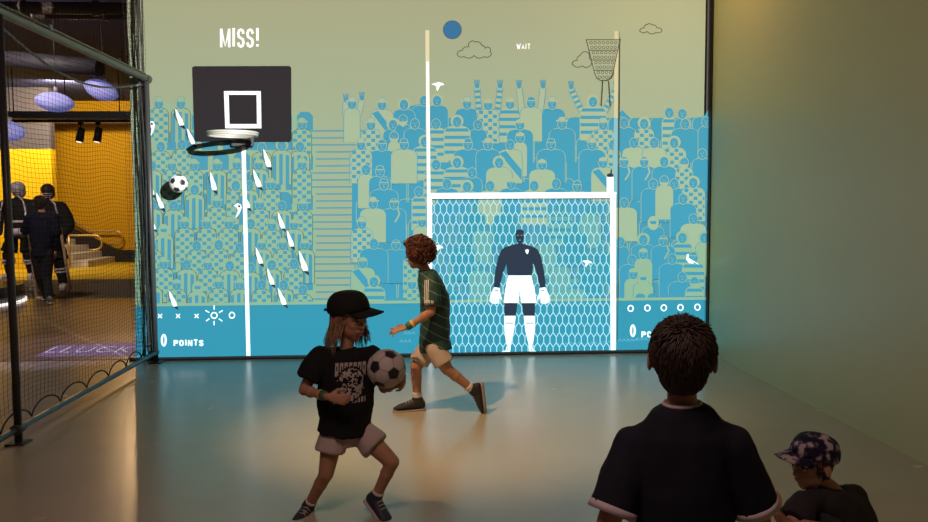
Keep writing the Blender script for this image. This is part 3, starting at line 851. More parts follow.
bm = bmesh.new(); tube(bm, [(NX-0.05, -1.5, TOPZ+0.10), (NX-0.05, 6.0, TOPZ+0.09), (NX-0.02, Y2+0.03, TOPZ+0.07)], 0.011, n=8); obj('tension_cable', bm, bar_m, NF)
for yy in (3.3, 6.0, 7.3):
    bm = bmesh.new(); box(bm, (NX-0.062, yy-0.02, TOPZ+0.02), (NX-0.038, yy+0.02, TOPZ+0.115)); obj('cable_clamp', bm, bar_m, NF)
bm = bmesh.new()
tube(bm, [(NX-0.03, Y1+(Y2-Y1)*t, TOPZ-0.04-0.22*math.sin(PI*min(1, t*1.02))**1.0*(1-0.25*t)) for t in [i/24 for i in range(25)]], 0.009, n=6)
obj('sagging_rope', bm, bar_m, NF)
bm = bmesh.new(); tube(bm, [(NX, -1.5, 0.10), (NX, Y2+0.05, 0.10)], 0.022, n=12); obj('bottom_rail', bm, mat('bar_blue_grey', (0.12, 0.14, 0.16), rough=0.3, metal=0.5), NF)
bm = bmesh.new(); ell(bm, (NX, Y2+0.03, TOPZ+0.02), (0.045,)*3, seg=14); obj('corner_joint', bm, post_m, NF)
for yy in (Y1, ):
    bm = bmesh.new(); tube(bm, [(NX, yy-0.05, 0.10), (NX, yy+0.05, 0.10)], 0.034, n=12); obj('rail_clamp', bm, post_m, NF)
# net cloth: crossing cords, slightly slack, hung from floor edge to ceiling
def netx(y, z): return NX+0.0-0.035+0.03*math.sin(y*1.9+z*1.3)*math.sin(z*1.1)+0.012*math.sin(z*6+y*3)
def hem(y):
    t = (y % 0.42)/0.42
    return 0.115+0.085*(1-(2*t-1)**2)**0.7
bm = bmesh.new()
cell = 0.052
y = 1.2
while y < Y2+0.05:
    pts = []
    z = hem(y)
    while z < ROOM_TOP-0.02:
        pts.append((netx(y, z), y+0.02*math.sin(z*2.2+y), z)); z += 0.13
    tube(bm, pts, 0.0013, n=3, cap=False)
    y += cell
z = 0.21
while z < ROOM_TOP-0.03:
    pts = []
    y = 1.2
    while y < Y2+0.06:
        pts.append((netx(y, z), y, z+0.018*math.sin(y*2.6+z*0.8)+0.012*math.sin(y*7+z*2))); y += 0.16
    tube(bm, pts, 0.0013, n=3, cap=False)
    z += 0.034
obj('net', bm, cord_m, NF)
bm = bmesh.new()
pts = []
y = 1.26
while y < Y2: pts.append((netx(y, 0.1)+0.01, y, hem(y))); y += 0.03
tube(bm, pts, 0.006, n=5); obj('hem_rope', bm, cord_m, NF)
# bundled net edge and ropes at the corner
for k in range(9):
    bm = bmesh.new()
    ox, oy = NX-0.035-0.013*(k % 5), Y2+0.02-0.03*(k//5)
    pts = [(ox+0.012*math.sin(z_*2.3+k*1.7), oy+0.01*math.cos(z_*3+k), z_) for z_ in [0.12+i*0.14 for i in range(30)]]
    tube(bm, pts, 0.0035 if k % 3 else 0.007, n=5, cap=False); obj('edge_rope', bm, cord_m, NF)
bm = bmesh.new()
X0, X1 = NX-0.24, NX-0.02
for k in range(8):
    x = X0+(X1-X0)*k/7
    tube(bm, [(x+0.006*math.sin(i*1.3+k), Y2+0.045, 0.1+i*0.2) for i in range(21)], 0.0016, n=3, cap=False)
z = 0.12
while z < ROOM_TOP-0.05:
    tube(bm, [(X0, Y2+0.045, z), ((X0+X1)/2, Y2+0.045, z-0.012), (X1, Y2+0.045, z)], 0.0016, n=3, cap=False); z += 0.045
obj('net_return', bm, cord_m, NF)

# ------------------------------------------------------------------ the hall behind the net
def at_floor(px, py): return G(px, py)
# stairs
st = thing('staircase', 'pale stone steps rising to the left along the amber hall wall', 'stairs', (P(82, 268, 20.6).x, 20.9, 0))
stone = mat('step_stone', (0.55, 0.50, 0.46), rough=0.7, noise_amt=0.1, noise_scale=6)
sx0 = P(92, 262, 21.0).x
for k in range(9):
    bm = bmesh.new()
    box(bm, (sx0-0.36*(k+1), 20.75, 0.0), (sx0-0.36*k, 22.55, 0.17*(k+1)))
    obj('step', bm, stone, st)
bm = bmesh.new()
pts = [(sx0+0.55, 0.02), (sx0+0.1, 0.34), (sx0-3.3, 2.05), (sx0-3.3, 0.02)]
lo = [bm.verts.new((x, 22.56, z)) for x, z in pts]; hi = [bm.verts.new((x, 22.68, z)) for x, z in pts]
bm.faces.new(lo[::-1]); bm.faces.new(hi)
for i in range(4): bm.faces.new((lo[i], lo[(i+1) % 4], hi[(i+1) % 4], hi[i]))
bmesh.ops.recalc_face_normals(bm, faces=bm.faces)
obj('stringer', bm, MATS['skirting_brown'], st)
brass = mat('handrail_brass', (0.62, 0.42, 0.16), rough=0.35, metal=0.6)
def handrail(y, xe, ze, label, post):
    bm = bmesh.new()
    up = [(xe-3.6, y, ze+1.65), (xe-0.75, y, ze), (xe-0.1, y, ze)]
    arc = [(xe-0.1+0.19*math.sin(a), y, ze-0.19+0.19*math.cos(a)) for a in [PI*i/8 for i in range(1, 9)]]
    tube(bm, up+arc+[(xe-0.3, y, ze-0.38)], 0.028, n=8)
    h = obj('handrail', bm, brass, st)
    h['label'] = label
    if post:
        bm = bmesh.new(); tube(bm, [(xe-0.75, y, 0), (xe-0.75, y, ze)], 0.028, n=8); obj('post', bm, brass, h)
        bm = bmesh.new(); tube(bm, [(xe-3.0, y, 0.9), (xe-3.0, y, ze+1.3)], 0.028, n=8); obj('post', bm, brass, h)
    else:
        for q in (-0.8, -2.4):
            zz = ze+max(0, (-0.75-q))*0.58
            bm = bmesh.new(); tube(bm, [(xe+q, y, zz), (xe+q, y+0.06, zz-0.05), (xe+q, AMB_Y, zz-0.05)], 0.018, n=6); obj('bracket', bm, brass, h)
q = P(119, 231, 22.6); handrail(22.6, q.x, q.z, 'brass handrail fixed to the amber wall with a curled end', False)
q = P(101.5, 235, 20.9); handrail(20.70, q.x, q.z, 'brass handrail on a post at the open side of the stairs', True)
# lamps shaped like rugby balls
lil = mat('lamp_lilac', (0.42, 0.44, 0.82), rough=0.6, emit=(0.20, 0.24, 0.75), estr=0.38)
def rugby(px, py, wpx, hpx, tilt, Y, label):
    c = P(px, py, Y)
    a, b = wpx/2/F_PX*Y, hpx/2/F_PX*Y
    h = thing('pendant_lamp', label, 'lamp', c, 'rugby ball pendant lamps')
    bm = bmesh.new()
    t = R(tilt)
    ax = V((math.cos(t), 0, math.sin(t))); up = V((-math.sin(t), 0, math.cos(t)))
    rings = []
    for i in range(17):
        u_ = -1+2*i/16
        r = b*max(0.03, (1-abs(u_)**2.0))**0.62
        rings.append((c+ax*(a*u_), V((0, 1, 0))*r, up*r))
    loft(bm, rings, n=24)
    bmesh.ops.recalc_face_normals(bm, faces=bm.faces)
    obj('lamp_shade', bm, lil, h, smooth=True)
    top = c+up*b*0.95
    bm = bmesh.new(); tube(bm, [top, top+V((0.01, 0, 0.08))], 0.03, n=8); obj('lamp_cap', bm, mat('cap_white', (0.5, 0.5, 0.5)), h)
    bm = bmesh.new(); tube(bm, [top+V((0.01, 0, 0.05)), (c.x+0.02, c.y, 4.55)], 0.006, n=5); obj('cord', bm, cord_m, h)
rugby(54.5, 102, 38, 19, -8, 12.0, 'lilac rugby ball shaped pendant lamp hanging between the other two')
rugby(101, 90, 34, 19, -22, 12.6, 'lilac rugby ball shaped pendant lamp tilted most, nearest the screen')
rugby(9, 131, 31, 19, -8, 14.5, 'lilac rugby ball shaped pendant lamp lowest at the left, behind the front post')
# track rail with two spotlights
trk = P(60, 121, 17.5)
T_ = thing('lighting_track', 'black lighting track crossing the hall above the amber wall', 'lighting track', (trk.x, 17.5, trk.z))
blk = mat('black_metal', (0.018, 0.018, 0.02), rough=0.5)
bm = bmesh.new(); box(bm, (-16, 17.46, trk.z-0.03), (-3.05, 17.54, trk.z+0.03)); obj('rail', bm, blk, T_)
for px in (14, 66, 120):
    q = P(px, 121, 17.5); bm = bmesh.new(); tube(bm, [(q.x, 17.5, q.z), (q.x, 17.5, 4.56)], 0.012, n=6); obj('hanger_rod', bm, blk, T_)
for px, py, lb in ((80.5, 124, 'black track spotlight pointing down, left one on the track'), (98, 121.5, 'black track spotlight pointing down, right one on the track')):
    c = P(px, py, 17.5); c.z = trk.z-0.03
    s_ = thing('track_spotlight', lb, 'spotlight', c, 'spotlights on the hall track')
    bm = bmesh.new(); box(bm, (c.x-0.05, c.y-0.03, c.z-0.06), (c.x+0.05, c.y+0.03, c.z)); obj('track_adapter', bm, blk, s_)
    bm = bmesh.new(); tube(bm, [c+V((0, 0, -0.05)), c+V((0, 0, -0.16))], 0.015, n=6); obj('yoke', bm, blk, s_)
    bm = bmesh.new(); tube(bm, [c+V((0.02, 0, -0.12)), c+V((-0.03, -0.03, -0.42))], [0.075, 0.085], n=16); obj('lamp_head', bm, blk, s_)
    bm = bmesh.new(); tube(bm, [c+V((-0.03, -0.03, -0.42)), c+V((-0.032, -0.032, -0.43))], 0.06, n=16); obj('lens', bm, mat('lens_glow', (0.9, 0.85, 0.7), emit=(1, 0.85, 0.6), estr=1.5), s_)
# beams and ducts below the hall ceiling
def beam(y, z, h, m, label, nm='ceiling_beam', x0=-19, x1=-3.05):
    bm = bmesh.new(); box(bm, (x0, y, z), (x1, y+0.25, z+h)); tag(obj(nm, bm, m), label, 'beam')
beam(16.6, P(60, 118, 16.6).z, 0.14, mat('beam_navy', (0.03, 0.03, 0.04)), 'dark beam crossing the hall ceiling just before the amber wall')
beam(21.9, P(60, 123, 21.9).z, 0.16, mat('beam_tan', (0.16, 0.12, 0.09)), 'tan plaster edge along the top of the amber wall')
duct = mat('duct_brown', (0.11, 0.085, 0.075), rough=0.6, noise_amt=0.35, noise_scale=3)
for y_, py, r_, lb in ((10.3, 8, 0.075, 'brown pipe highest under the hall ceiling'), (10.6, 15, 0.055, 'thin brown pipe below the highest pipe under the hall ceiling')):
    c = P(60, py, y_)
    bm = bmesh.new(); tube(bm, [(-14, y_, c.z), (-3.1, y_, c.z)], r_, n=10)
    for x in (-10, -8, -6.3, -5, -4.1): tube(bm, [(x-0.03, y_, c.z), (x+0.03, y_, c.z)], r_*1.25, n=10)
    tag(obj('ceiling_pipe', bm, duct), lb, 'pipe')
c = P(25, 62, 12.5)
bm = bmesh.new(); tube(bm, [c+V((-2.5, 0.6, 0.30)), c+V((0, 0, 0.02)), c+V((1.2, -0.2, -0.12))], 0.13, n=14)
tag(obj('air_duct', bm, mat('duct_grey', (0.03, 0.03, 0.04), rough=0.6)), 'dark round air duct sloping across the upper hall behind the front post', 'duct')
# small notice on the amber wall
q0, q1 = P(130.5, 206, 16.5), P(137.5, 226, 16.5)
bm = bmesh.new(); box(bm, (-3.04, 15.9, q1.z), (-3.0, 16.9, q0.z)); tag(obj('wall_notice', bm, mat('notice_teal', (0.10, 0.26, 0.30), rough=0.5)), 'small plain teal notice plate on the hall side wall', 'sign')
# low round platform with a bright rim
pc = P(2, 312, 11.9)
PL = thing('round_platform', 'low dark round platform with a glowing white edge under the hockey figures', 'platform', (-7.95, 12.9, 0))
bm = bmesh.new(); tube(bm, [(-7.95, 12.9, 0.05), (-7.95, 12.9, 0.30)], 1.35, n=48); obj('deck', bm, mat('platform_dark', (0.03, 0.03, 0.032), rough=0.4), PL)
bm = bmesh.new(); tube(bm, [(-7.95, 12.9, 0.006), (-7.95, 12.9, 0.05)], 1.38, n=48); obj('light_strip', bm, mat('strip_glow', (0.9, 0.9, 0.9), emit=(1, 0.9, 0.82), estr=1.1), PL)
# word projected on the hall floor, painted as flat pale shapes under a lilac spot
FS = thing('floor_projection', 'lilac projected lettering, painted on the dark hall floor beyond the net', 'floor projection', G(88, 351))
quad = [G(33, 358), G(136, 356), G(138, 343), G(55, 346)]
bm = bmesh.new(); bm.faces.new([bm.verts.new((p.x, p.y, 0.006)) for p in quad])
obj('backing', bm, mat('projected_violet', (0.23, 0.18, 0.33), rough=0.6), FS)  # violet band of the projected light, put into the base colour
cu = bpy.data.curves.new('t', 'FONT'); cu.body = 'LLUCK'; cu.offset = 0.0; cu.shear = 0.0; cu.space_character = 1.15
o = bpy.data.objects.new('t', cu); COL.objects.link(o)
dg = bpy.context.evaluated_depsgraph_get(); dg.update()
me = bpy.data.meshes.new_from_object(o.evaluated_get(dg)); bpy.data.objects.remove(o)
xs = [v_.co.x for v_ in me.vertices]; ys = [v_.co.y for v_ in me.vertices]
A_, B_, C_ = G(43, 353.5), G(128, 353), G(56, 347.5)
for v_ in me.vertices:
    p = A_+(B_-A_)*((v_.co.x-min(xs))/(max(xs)-min(xs)))+(C_-A_)*((v_.co.y-min(ys))/(max(ys)-min(ys)))
    v_.co = (p.x, p.y, 0.009)
me.materials.clear(); me.materials.append(mat('projected_white', (0.9, 0.85, 0.95), rough=0.6)); me.name = 'lettering'
link('lettering', me, FS)

# ------------------------------------------------------------------ people
def n_(v): return v.normalized()
def hand_shapes(bm, wr, d, pn, th, L, curls, tcurl=0.5, spread=0.12):
    """palm and five fingers. d: towards the fingers, pn: palm-side normal, th: towards the thumb side"""
    d = n_(d); pn = n_(pn-d*pn.dot(d)); th = n_(d.cross(pn)) if th is None else n_(th-d*th.dot(d)-pn*th.dot(pn))
    pw, pt, pl = 0.21*L, 0.085*L, 0.46*L
    rings = [(wr-d*0.06*L, th*pw*0.60, pn*pt*0.95), (wr+d*0.12*L, th*pw*0.85, pn*pt*1.05), (wr+d*pl*0.65, th*pw*1.0, pn*pt), (wr+d*pl, th*pw*0.96, pn*pt*0.85), (wr+d*pl*1.06, th*pw*0.8, pn*pt*0.5)]
    loft(bm, rings, n=14)
    lens = (0.43, 0.48, 0.45, 0.36)
    for k in range(4):
        off = (0.72-0.48*k)*pw
        b = wr+d*(pl*(0.93 if k in (0, 3) else 0.98))+th*off
        dd = n_(d+th*spread*(1.5-k))
        r = 0.062*L*(1 if k < 3 else 0.86)
        p = b; ang = 0
        for sgm in range(3):
            ang += curls[k]*(0.55 if sgm == 0 else 1.0 if sgm == 1 else 0.7)
            v_ = dd*math.cos(ang)+pn*math.sin(ang)
            e = p+v_*lens[k]*L*(0.46, 0.31, 0.23)[sgm]
            cap(bm, p, e, r, r*0.92, seg=8)
            p = e; r *= 0.92
    b = wr+d*0.10*L+th*pw*0.7
    v_ = n_(d*0.75+th*0.9+pn*0.25*(1+tcurl)); e = b+v_*0.24*L
    cap(bm, b, e, 0.085*L, 0.068*L, seg=8)
    v2 = n_(d*0.95+th*(0.5-0.6*tcurl)+pn*(0.2+0.5*tcurl)); e2 = e+v2*0.18*L
    cap(bm, e, e2, 0.066*L, 0.06*L, seg=8)
    e3 = e2+n_(v2-th*0.3*tcurl)*0.13*L
    cap(bm, e2, e3, 0.06*L, 0.05*L, seg=8)

def head_shapes(bm, c, f, u, H):
    """c: head centre, f: facing, u: up, H: head height"""
    f = n_(f); u = n_(u-f*u.dot(f)); s = f.cross(u)
    ax = (s, f, u)
    ell(bm, c+u*0.10*H-f*0.05*H, (0.355*H, 0.43*H, 0.40*H), ax, 20)
    ell(bm, c-u*0.20*H+f*0.10*H, (0.27*H, 0.28*H, 0.29*H), ax, 16)
    ell(bm, c-u*0.40*H+f*0.20*H, (0.13*H, 0.13*H, 0.10*H), ax, 12)      # chin
    ell(bm, c-u*0.08*H+f*0.22*H, (0.26*H, 0.17*H, 0.16*H), ax, 12)      # cheeks
    ell(bm, c+u*0.10*H+f*0.31*H, (0.24*H, 0.08*H, 0.06*H), ax, 12)      # brow
    cap(bm, c+u*0.05*H+f*0.36*H, c-u*0.095*H+f*0.45*H, 0.032*H, 0.055*H, 10)  # nose
    for k in (-1, 1): ell(bm, c-u*0.10*H+f*0.40*H+s*0.045*H*k, (0.035*H,)*3, ax, 8)
    ell(bm, c-u*0.215*H+f*0.375*H, (0.10*H, 0.05*H, 0.025*H), ax, 10)   # lips
    ell(bm, c-u*0.26*H+f*0.365*H, (0.085*H, 0.05*H, 0.028*H), ax, 10)
    for k in (-1, 1):                                                   # ears
        e = c-u*0.04*H-f*0.04*H+s*0.405*H*k
        ell(bm, e, (0.035*H, 0.085*H, 0.145*H), (n_(s*k+f*0.35), n_(f-s*k*0.35), u), 10)
        ell(bm, e-u*0.09*H+s*0.005*H*k, (0.03*H, 0.05*H, 0.06*H), ax, 8)
    return s
def face_extra(bm, c, f, u, H, mi_white, mi_dark, mi_lip, mi_brow):
    f = n_(f); u = n_(u-f*u.dot(f)); s = f.cross(u); ax = (s, f, u)
    for k in (-1, 1):
        e = c+u*0.02*H+f*0.335*H+s*0.135*H*k
        ell(bm, e, (0.055*H, 0.04*H, 0.034*H), ax, 10, mi_white)
        ell(bm, e+f*0.022*H, (0.026*H, 0.022*H, 0.028*H), ax, 8, mi_dark)
        ell(bm, e+u*0.032*H+f*0.012*H, (0.065*H, 0.035*H, 0.012*H), ax, 8, mi_dark)
        ell(bm, e+u*0.095*H+f*0.022*H, (0.075*H, 0.025*H, 0.016*H), ax, 8, mi_brow)
    ell(bm, c-u*0.215*H+f*0.388*H, (0.095*H, 0.042*H, 0.020*H), ax, 10, mi_lip)
    ell(bm, c-u*0.255*H+f*0.378*H, (0.08*H, 0.042*H, 0.024*H), ax, 10, mi_lip)

SKIN = mat('skin_tan', (0.40, 0.215, 0.14), rough=0.55, spec=0.35, noise_amt=0.06, noise_scale=25)
SKIN2 = mat('skin_fair', (0.44, 0.235, 0.17), rough=0.55, spec=0.35, noise_amt=0.06, noise_scale=25)
EYEW = mat('eye_white', (0.7, 0.68, 0.66), rough=0.3)
EYED = mat('eye_dark', (0.03, 0.02, 0.018), rough=0.3)
LIP = mat('lip_red', (0.34, 0.12, 0.10), rough=0.5)
BROWM = mat('brow_brown', (0.10, 0.055, 0.03), rough=0.8)

class Fig:
    """j: joints. pel, chest, neck, head, f (facing of head), u, shL/R elL/R wrL/R hipL/R knL/R anL/R toeL/R"""
    def __init__(s, name, label, j, H, k=1.0, skin=SKIN, voxel=0.0055, hands=None, base=None, category='person', group=None, name_body='body'):
        s.j, s.H, s.k = j, H, k
        pts = [j[q] for q in ('toeL', 'toeR', 'anL', 'anR') if q in j]
        b = base or V((sum(p.x for p in pts)/len(pts), sum(p.y for p in pts)/len(pts), 0))
        s.root = thing(name, label, category, b, group)
        bm = bmesh.new()
        side = n_(j['shR']-j['shL']); hs = n_(j['hipR']-j['hipL'])
        up = n_(j['neck']-j['pel'])
        fr = n_(up.cross(side)); fh = n_(up.cross(hs))
        s.side, s.hs, s.up, s.fr, s.fh = side, hs, up, fr, fh
        w = k
        sw = (j['shR']-j['shL']).length/2; hw = (j['hipR']-j['hipL']).length/2
        s.rings = [(j['pel']-up*0.06*w, hs*(hw*1.15), fh*0.075*w), (j['pel']+up*0.02*w, hs*(hw*1.35), fh*0.088*w), (j['pel'].lerp(j['chest'], 0.5), (side+hs)*0.5*0.105*w, (fr+fh)*0.5*0.075*w),
                   (j['chest'], side*(sw*0.82), fr*0.085*w), (j['chest'].lerp(j['neck'], 0.6), side*(sw*0.86), fr*0.07*w), (j['chest'].lerp(j['neck'], 0.88), side*(sw*0.55), fr*0.05*w), (j['neck'], side*0.040*w, fr*0.040*w)]
        loft(bm, s.rings)
        cap(bm, j['neck']-up*0.02, j['head']-n_(j['u'])*0.15*H, 0.042*w, 0.040*w)
        head_shapes(bm, j['head'], j['f'], j['u'], H)
        for q in 'LR':
            cap(bm, j['sh'+q], j['el'+q], 0.042*w, 0.033*w); cap(bm, j['el'+q], j['wr'+q], 0.032*w, 0.021*w)
            m = j['el'+q].lerp(j['wr'+q], 0.28); ell(bm, m, (0.035*w,)*3)
            cap(bm, j['hip'+q], j['kn'+q], 0.072*w, 0.046*w); cap(bm, j['kn'+q], j['an'+q], 0.044*w, 0.029*w)
            cl = j['kn'+q].lerp(j['an'+q], 0.30); bk = n_(j['toe'+q]-j['an'+q]); ell(bm, cl, (0.0425*w,)*3)
            cap(bm, j['an'+q], j['an'+q].lerp(j['toe'+q], 0.4), 0.029*w, 0.014*w)
            if hands and q in hands:
                hd = hands[q]
                hand_shapes(bm, j['wr'+q], hd['d'], hd['pn'], hd['th'], hd.get('L', 0.72*H), hd['curl'], hd.get('tc', 0.5), hd.get('sp', 0.12))
        out = fuse(bm, voxel, 2)
        face_extra(out, j['head'], j['f'], j['u'], H, 1, 2, 3, 4)
        s.body = obj(name_body, out, [skin, EYEW, EYED, LIP, BROWM], s.root)
    def shirt(s, m, hem=-0.10, slv=0.5, fit=1.16, vox=0.008, amp=0.006, name='shirt', sleeve_r=0.062, hem_w=1.12, seed=1, slim=1.0, collar=None, extra=None):
        j, w, up = s.j, s.k, s.up
        bm = bmesh.new()
        rg = []
        c0 = j['pel']+up*hem*w
        r = s.rings
        rg.append((c0, r[1][1]*fit*hem_w*slim, r[1][2]*fit*1.12))
        rg.append((j['pel']+up*0.02*w, r[1][1]*fit*1.05*slim, r[1][2]*fit*1.08))
        rg.append((r[2][0], r[2][1]*fit*1.16*slim, r[2][2]*fit*1.18))
        rg.append((r[3][0], r[3][1]*fit*1.03, r[3][2]*fit*1.08))
        rg.append((r[4][0]+up*0.008, r[4][1]*fit*0.98, r[4][2]*fit*1.05))
        rg.append((r[5][0]+up*0.010, r[5][1]*fit*0.95, r[5][2]*fit*1.05))
        rg.append((j['neck']-up*0.004*w, s.side*0.052*w, s.fr*0.052*w))
        loft(bm, rg, n=28)
        s.cuff = {}
        for q in 'LR':
            a, b = j['sh'+q], j['el'+q]
            e = a.lerp(b, slv)
            d = n_(b-a)
            x, y = frame_of(d)
            ell(bm, a+up*0.002, (0.056*w,)*3)
            cap(bm, j['neck'].lerp(a, 0.25)-up*0.035*w, a, 0.045*w, 0.055*w)
            loft(bm, [(a-d*0.01, x*0.056*w, y*0.056*w), (a.lerp(e, 0.5), x*sleeve_r*0.97*w, y*sleeve_r*0.97*w), (e, x*sleeve_r*w, y*sleeve_r*w)], n=20)
            s.cuff[q] = (e, d, x, y)
        if extra: extra(bm)
        out = fuse(bm, vox, 2)
        wrinkle(out, amp, 9, seed=seed)
        wrinkle(out, amp*0.5, 22, seed=seed+5)
        o = obj(name, out, m, s.root)
        s.sh = o
        if collar:
            c = bmesh.new()
            tube(c, [j['neck']-up*0.004*w+(s.side*math.cos(a)*0.050+s.fr*math.sin(a)*0.050)*w for a in [2*PI*i/28 for i in range(28)]], 0.006*w, n=8, closed=True)
            obj('collar', c, collar, o)
        return o
    def trim(s, m, wd=0.014, name='sleeve_trim'):
        for q in 'LR':
            e, d, x, y = s.cuff[q]
            bm = bmesh.new()
            rr = 0.0645*s.k*s.trim_r
            loft(bm, [(e-d*wd*0.7, x*rr, y*rr), (e+d*wd*0.5, x*rr, y*rr), (e+d*wd*0.5, x*rr*0.86, y*rr*0.86)], n=24)
            obj(name, bm, m, s.sh)
    trim_r = 1.0
    def shorts(s, m, tL=0.75, tR=0.75, r=0.098, vox=0.008, amp=0.005, name='shorts', seed=3, long=False, ra=0.05, top=0.07, crotch=0.085):
        j, w = s.j, s.k
        bm = bmesh.new()
        r_ = s.rings
        up = s.up
        loft(bm, [(j['pel']-up*crotch*w, s.hs*r_[1][1].length*0.95, s.fh*0.085*w), (j['pel'], s.hs*r_[1][1].length*1.10, s.fh*0.10*w), (j['pel']+up*top*w, s.hs*r_[1][1].length*1.0, s.fh*0.092*w)], n=24)
        for q, t in (('L', tL), ('R', tR)):
            a, b = j['hip'+q], j['kn'+q]
            d = n_(b-a); x, y = frame_of(d)
            if long:
                c = j['an'+q]; d2 = n_(c-b); x2, y2 = frame_of(d2)
                cap(bm, a, b, 0.085*w, 0.062*w)
                cap(bm, b, b.lerp(c, 0.9), 0.06*w, ra*w)
            else:
                e = a.lerp(b, t)
                ell(bm, a, (0.074*w,)*3)
                loft(bm, [(a, x*0.074*w, y*0.074*w), (a.lerp(e, 0.5), x*(0.074+r)/2*w, y*(0.074+r)/2*w), (e, x*r*w, y*r*w), (e+d*0.006*w, x*r*w, y*r*w)], n=22)
        out = fuse(bm, vox, 2)
        wrinkle(out, amp, 10, stretch=(1, 1, 0.6), seed=seed)
        return obj(name, out, m, s.root)
    def shoe(s, q, upper, sole, sock=None, toe_dir=None, up=None, L=None, vox=0.0055, sock_t=0.3, lace=None):
        j, w = s.j, s.k
        an = j['an'+q]
        td = n_(toe_dir or (j['toe'+q]-an))
        shin = n_(j['kn'+q]-an)
        u = n_((up or shin)-td*(up or shin).dot(td))
        sd = td.cross(u)
        L = L or 0.20*w
        h = an-td*0.05*L*4*0.35  # heel-ish
        hl = an-u*0.055*w-td*0.055*w
        bm = bmesh.new()
        def ring(t, z0, z1, wd):
            c = hl+td*(t*L)+u*((z0+z1)/2)
            return (c, sd*wd, u*((z1-z0)/2))
        # upper, lofted along the foot
        loft(bm, [ring(-0.02, 0.014*w, 0.05*w, 0.014*w), ring(0.06, 0.006*w, 0.086*w, 0.033*w), ring(0.24, 0.004*w, 0.090*w, 0.037*w), ring(0.42, 0.004*w, 0.078*w, 0.038*w), ring(0.62, 0.004*w, 0.060*w, 0.042*w), ring(0.82, 0.004*w, 0.047*w, 0.043*w), ring(0.95, 0.006*w, 0.032*w, 0.032*w), ring(1.02, 0.012*w, 0.024*w, 0.014*w)], n=18)
        cap(bm, an+u*0.002*w, an+shin*0.03*w, 0.042*w, 0.040*w)
        out = fuse(bm, vox, 1)
        so = obj('shoe', out, upper, s.root)
        bm = bmesh.new()
        K = []
        for t, wd in ((-0.035, 0.014), (0.0, 0.028), (0.15, 0.034), (0.4, 0.034), (0.65, 0.041), (0.85, 0.042), (0.98, 0.031), (1.04, 0.012)):
            K.append((hl+td*(t*L)-u*0.004*w+u*(0.010*w if t > 1 else 0.0), sd*wd*w, u*0.0125*w))
        loft(bm, K, n=14)
        obj('sole', bm, sole, so)
        bm = bmesh.new()
        lm = lace or sole
        for i in range(4):
            t = 0.34+0.09*i
            c = hl+td*(t*L)+u*(0.0865-0.0085*i)*w
            tube(bm, [c-sd*0.024*w-u*0.008*w, c+u*0.003*w, c+sd*0.024*w-u*0.008*w], 0.0032*w, n=5)
        obj('laces', bm, lm, so)
        if sock:
            bm = bmesh.new()
            k = j['kn'+q]
            x, y = frame_of(shin)
            rs = []
            for i in range(7):
                t = i/6*sock_t
                r = (0.0335+0.012*t)*w*(1.06 if i % 2 else 1.0)
                rs.append((an.lerp(k, t)+u*0.004, x*r, y*r))
            loft(bm, rs, n=16)
            obj('sock', bm, sock, s.root)
        return so
    def band(s, q, t, wd, m, r=0.027, name='wristband'):
        a, b = s.j['el'+q], s.j['wr'+q]
        d = n_(b-a); x, y = frame_of(d)
        c = a.lerp(b, t)
        bm = bmesh.new()
        r *= s.k
        loft(bm, [(c-d*wd/2, x*r*0.9, y*r*0.9), (c-d*wd/2.3, x*r, y*r), (c+d*wd/2.3, x*r, y*r), (c+d*wd/2, x*r*0.9, y*r*0.9)], n=18)
        return obj(name, bm, m, s.root)

def hair_mass(bm, c, f, u, H, ext=1.08, low=-0.05, front=0.16, back_low=-0.28):
    """skull-hugging volume: ellipsoid with the face side cut away"""
    f = n_(f); u = n_(u-f*u.dot(f)); s = f.cross(u)
    t = bmesh.new()
    ell(t, (0, 0, 0), (1, 1, 1), seg=40)
    keep = []
    for v_ in t.verts:
        p = v_.co.copy()
        x, y, z = p
        # y forward, z up; hairline rises towards the front
        q = V((x*0.385*H*ext, y*0.46*H*ext-0.05*H, z*0.43*H*ext+0.10*H))
        v_.co = c+s*q.x+f*q.y+u*q.z
        v_.index
    return t, s, f, u

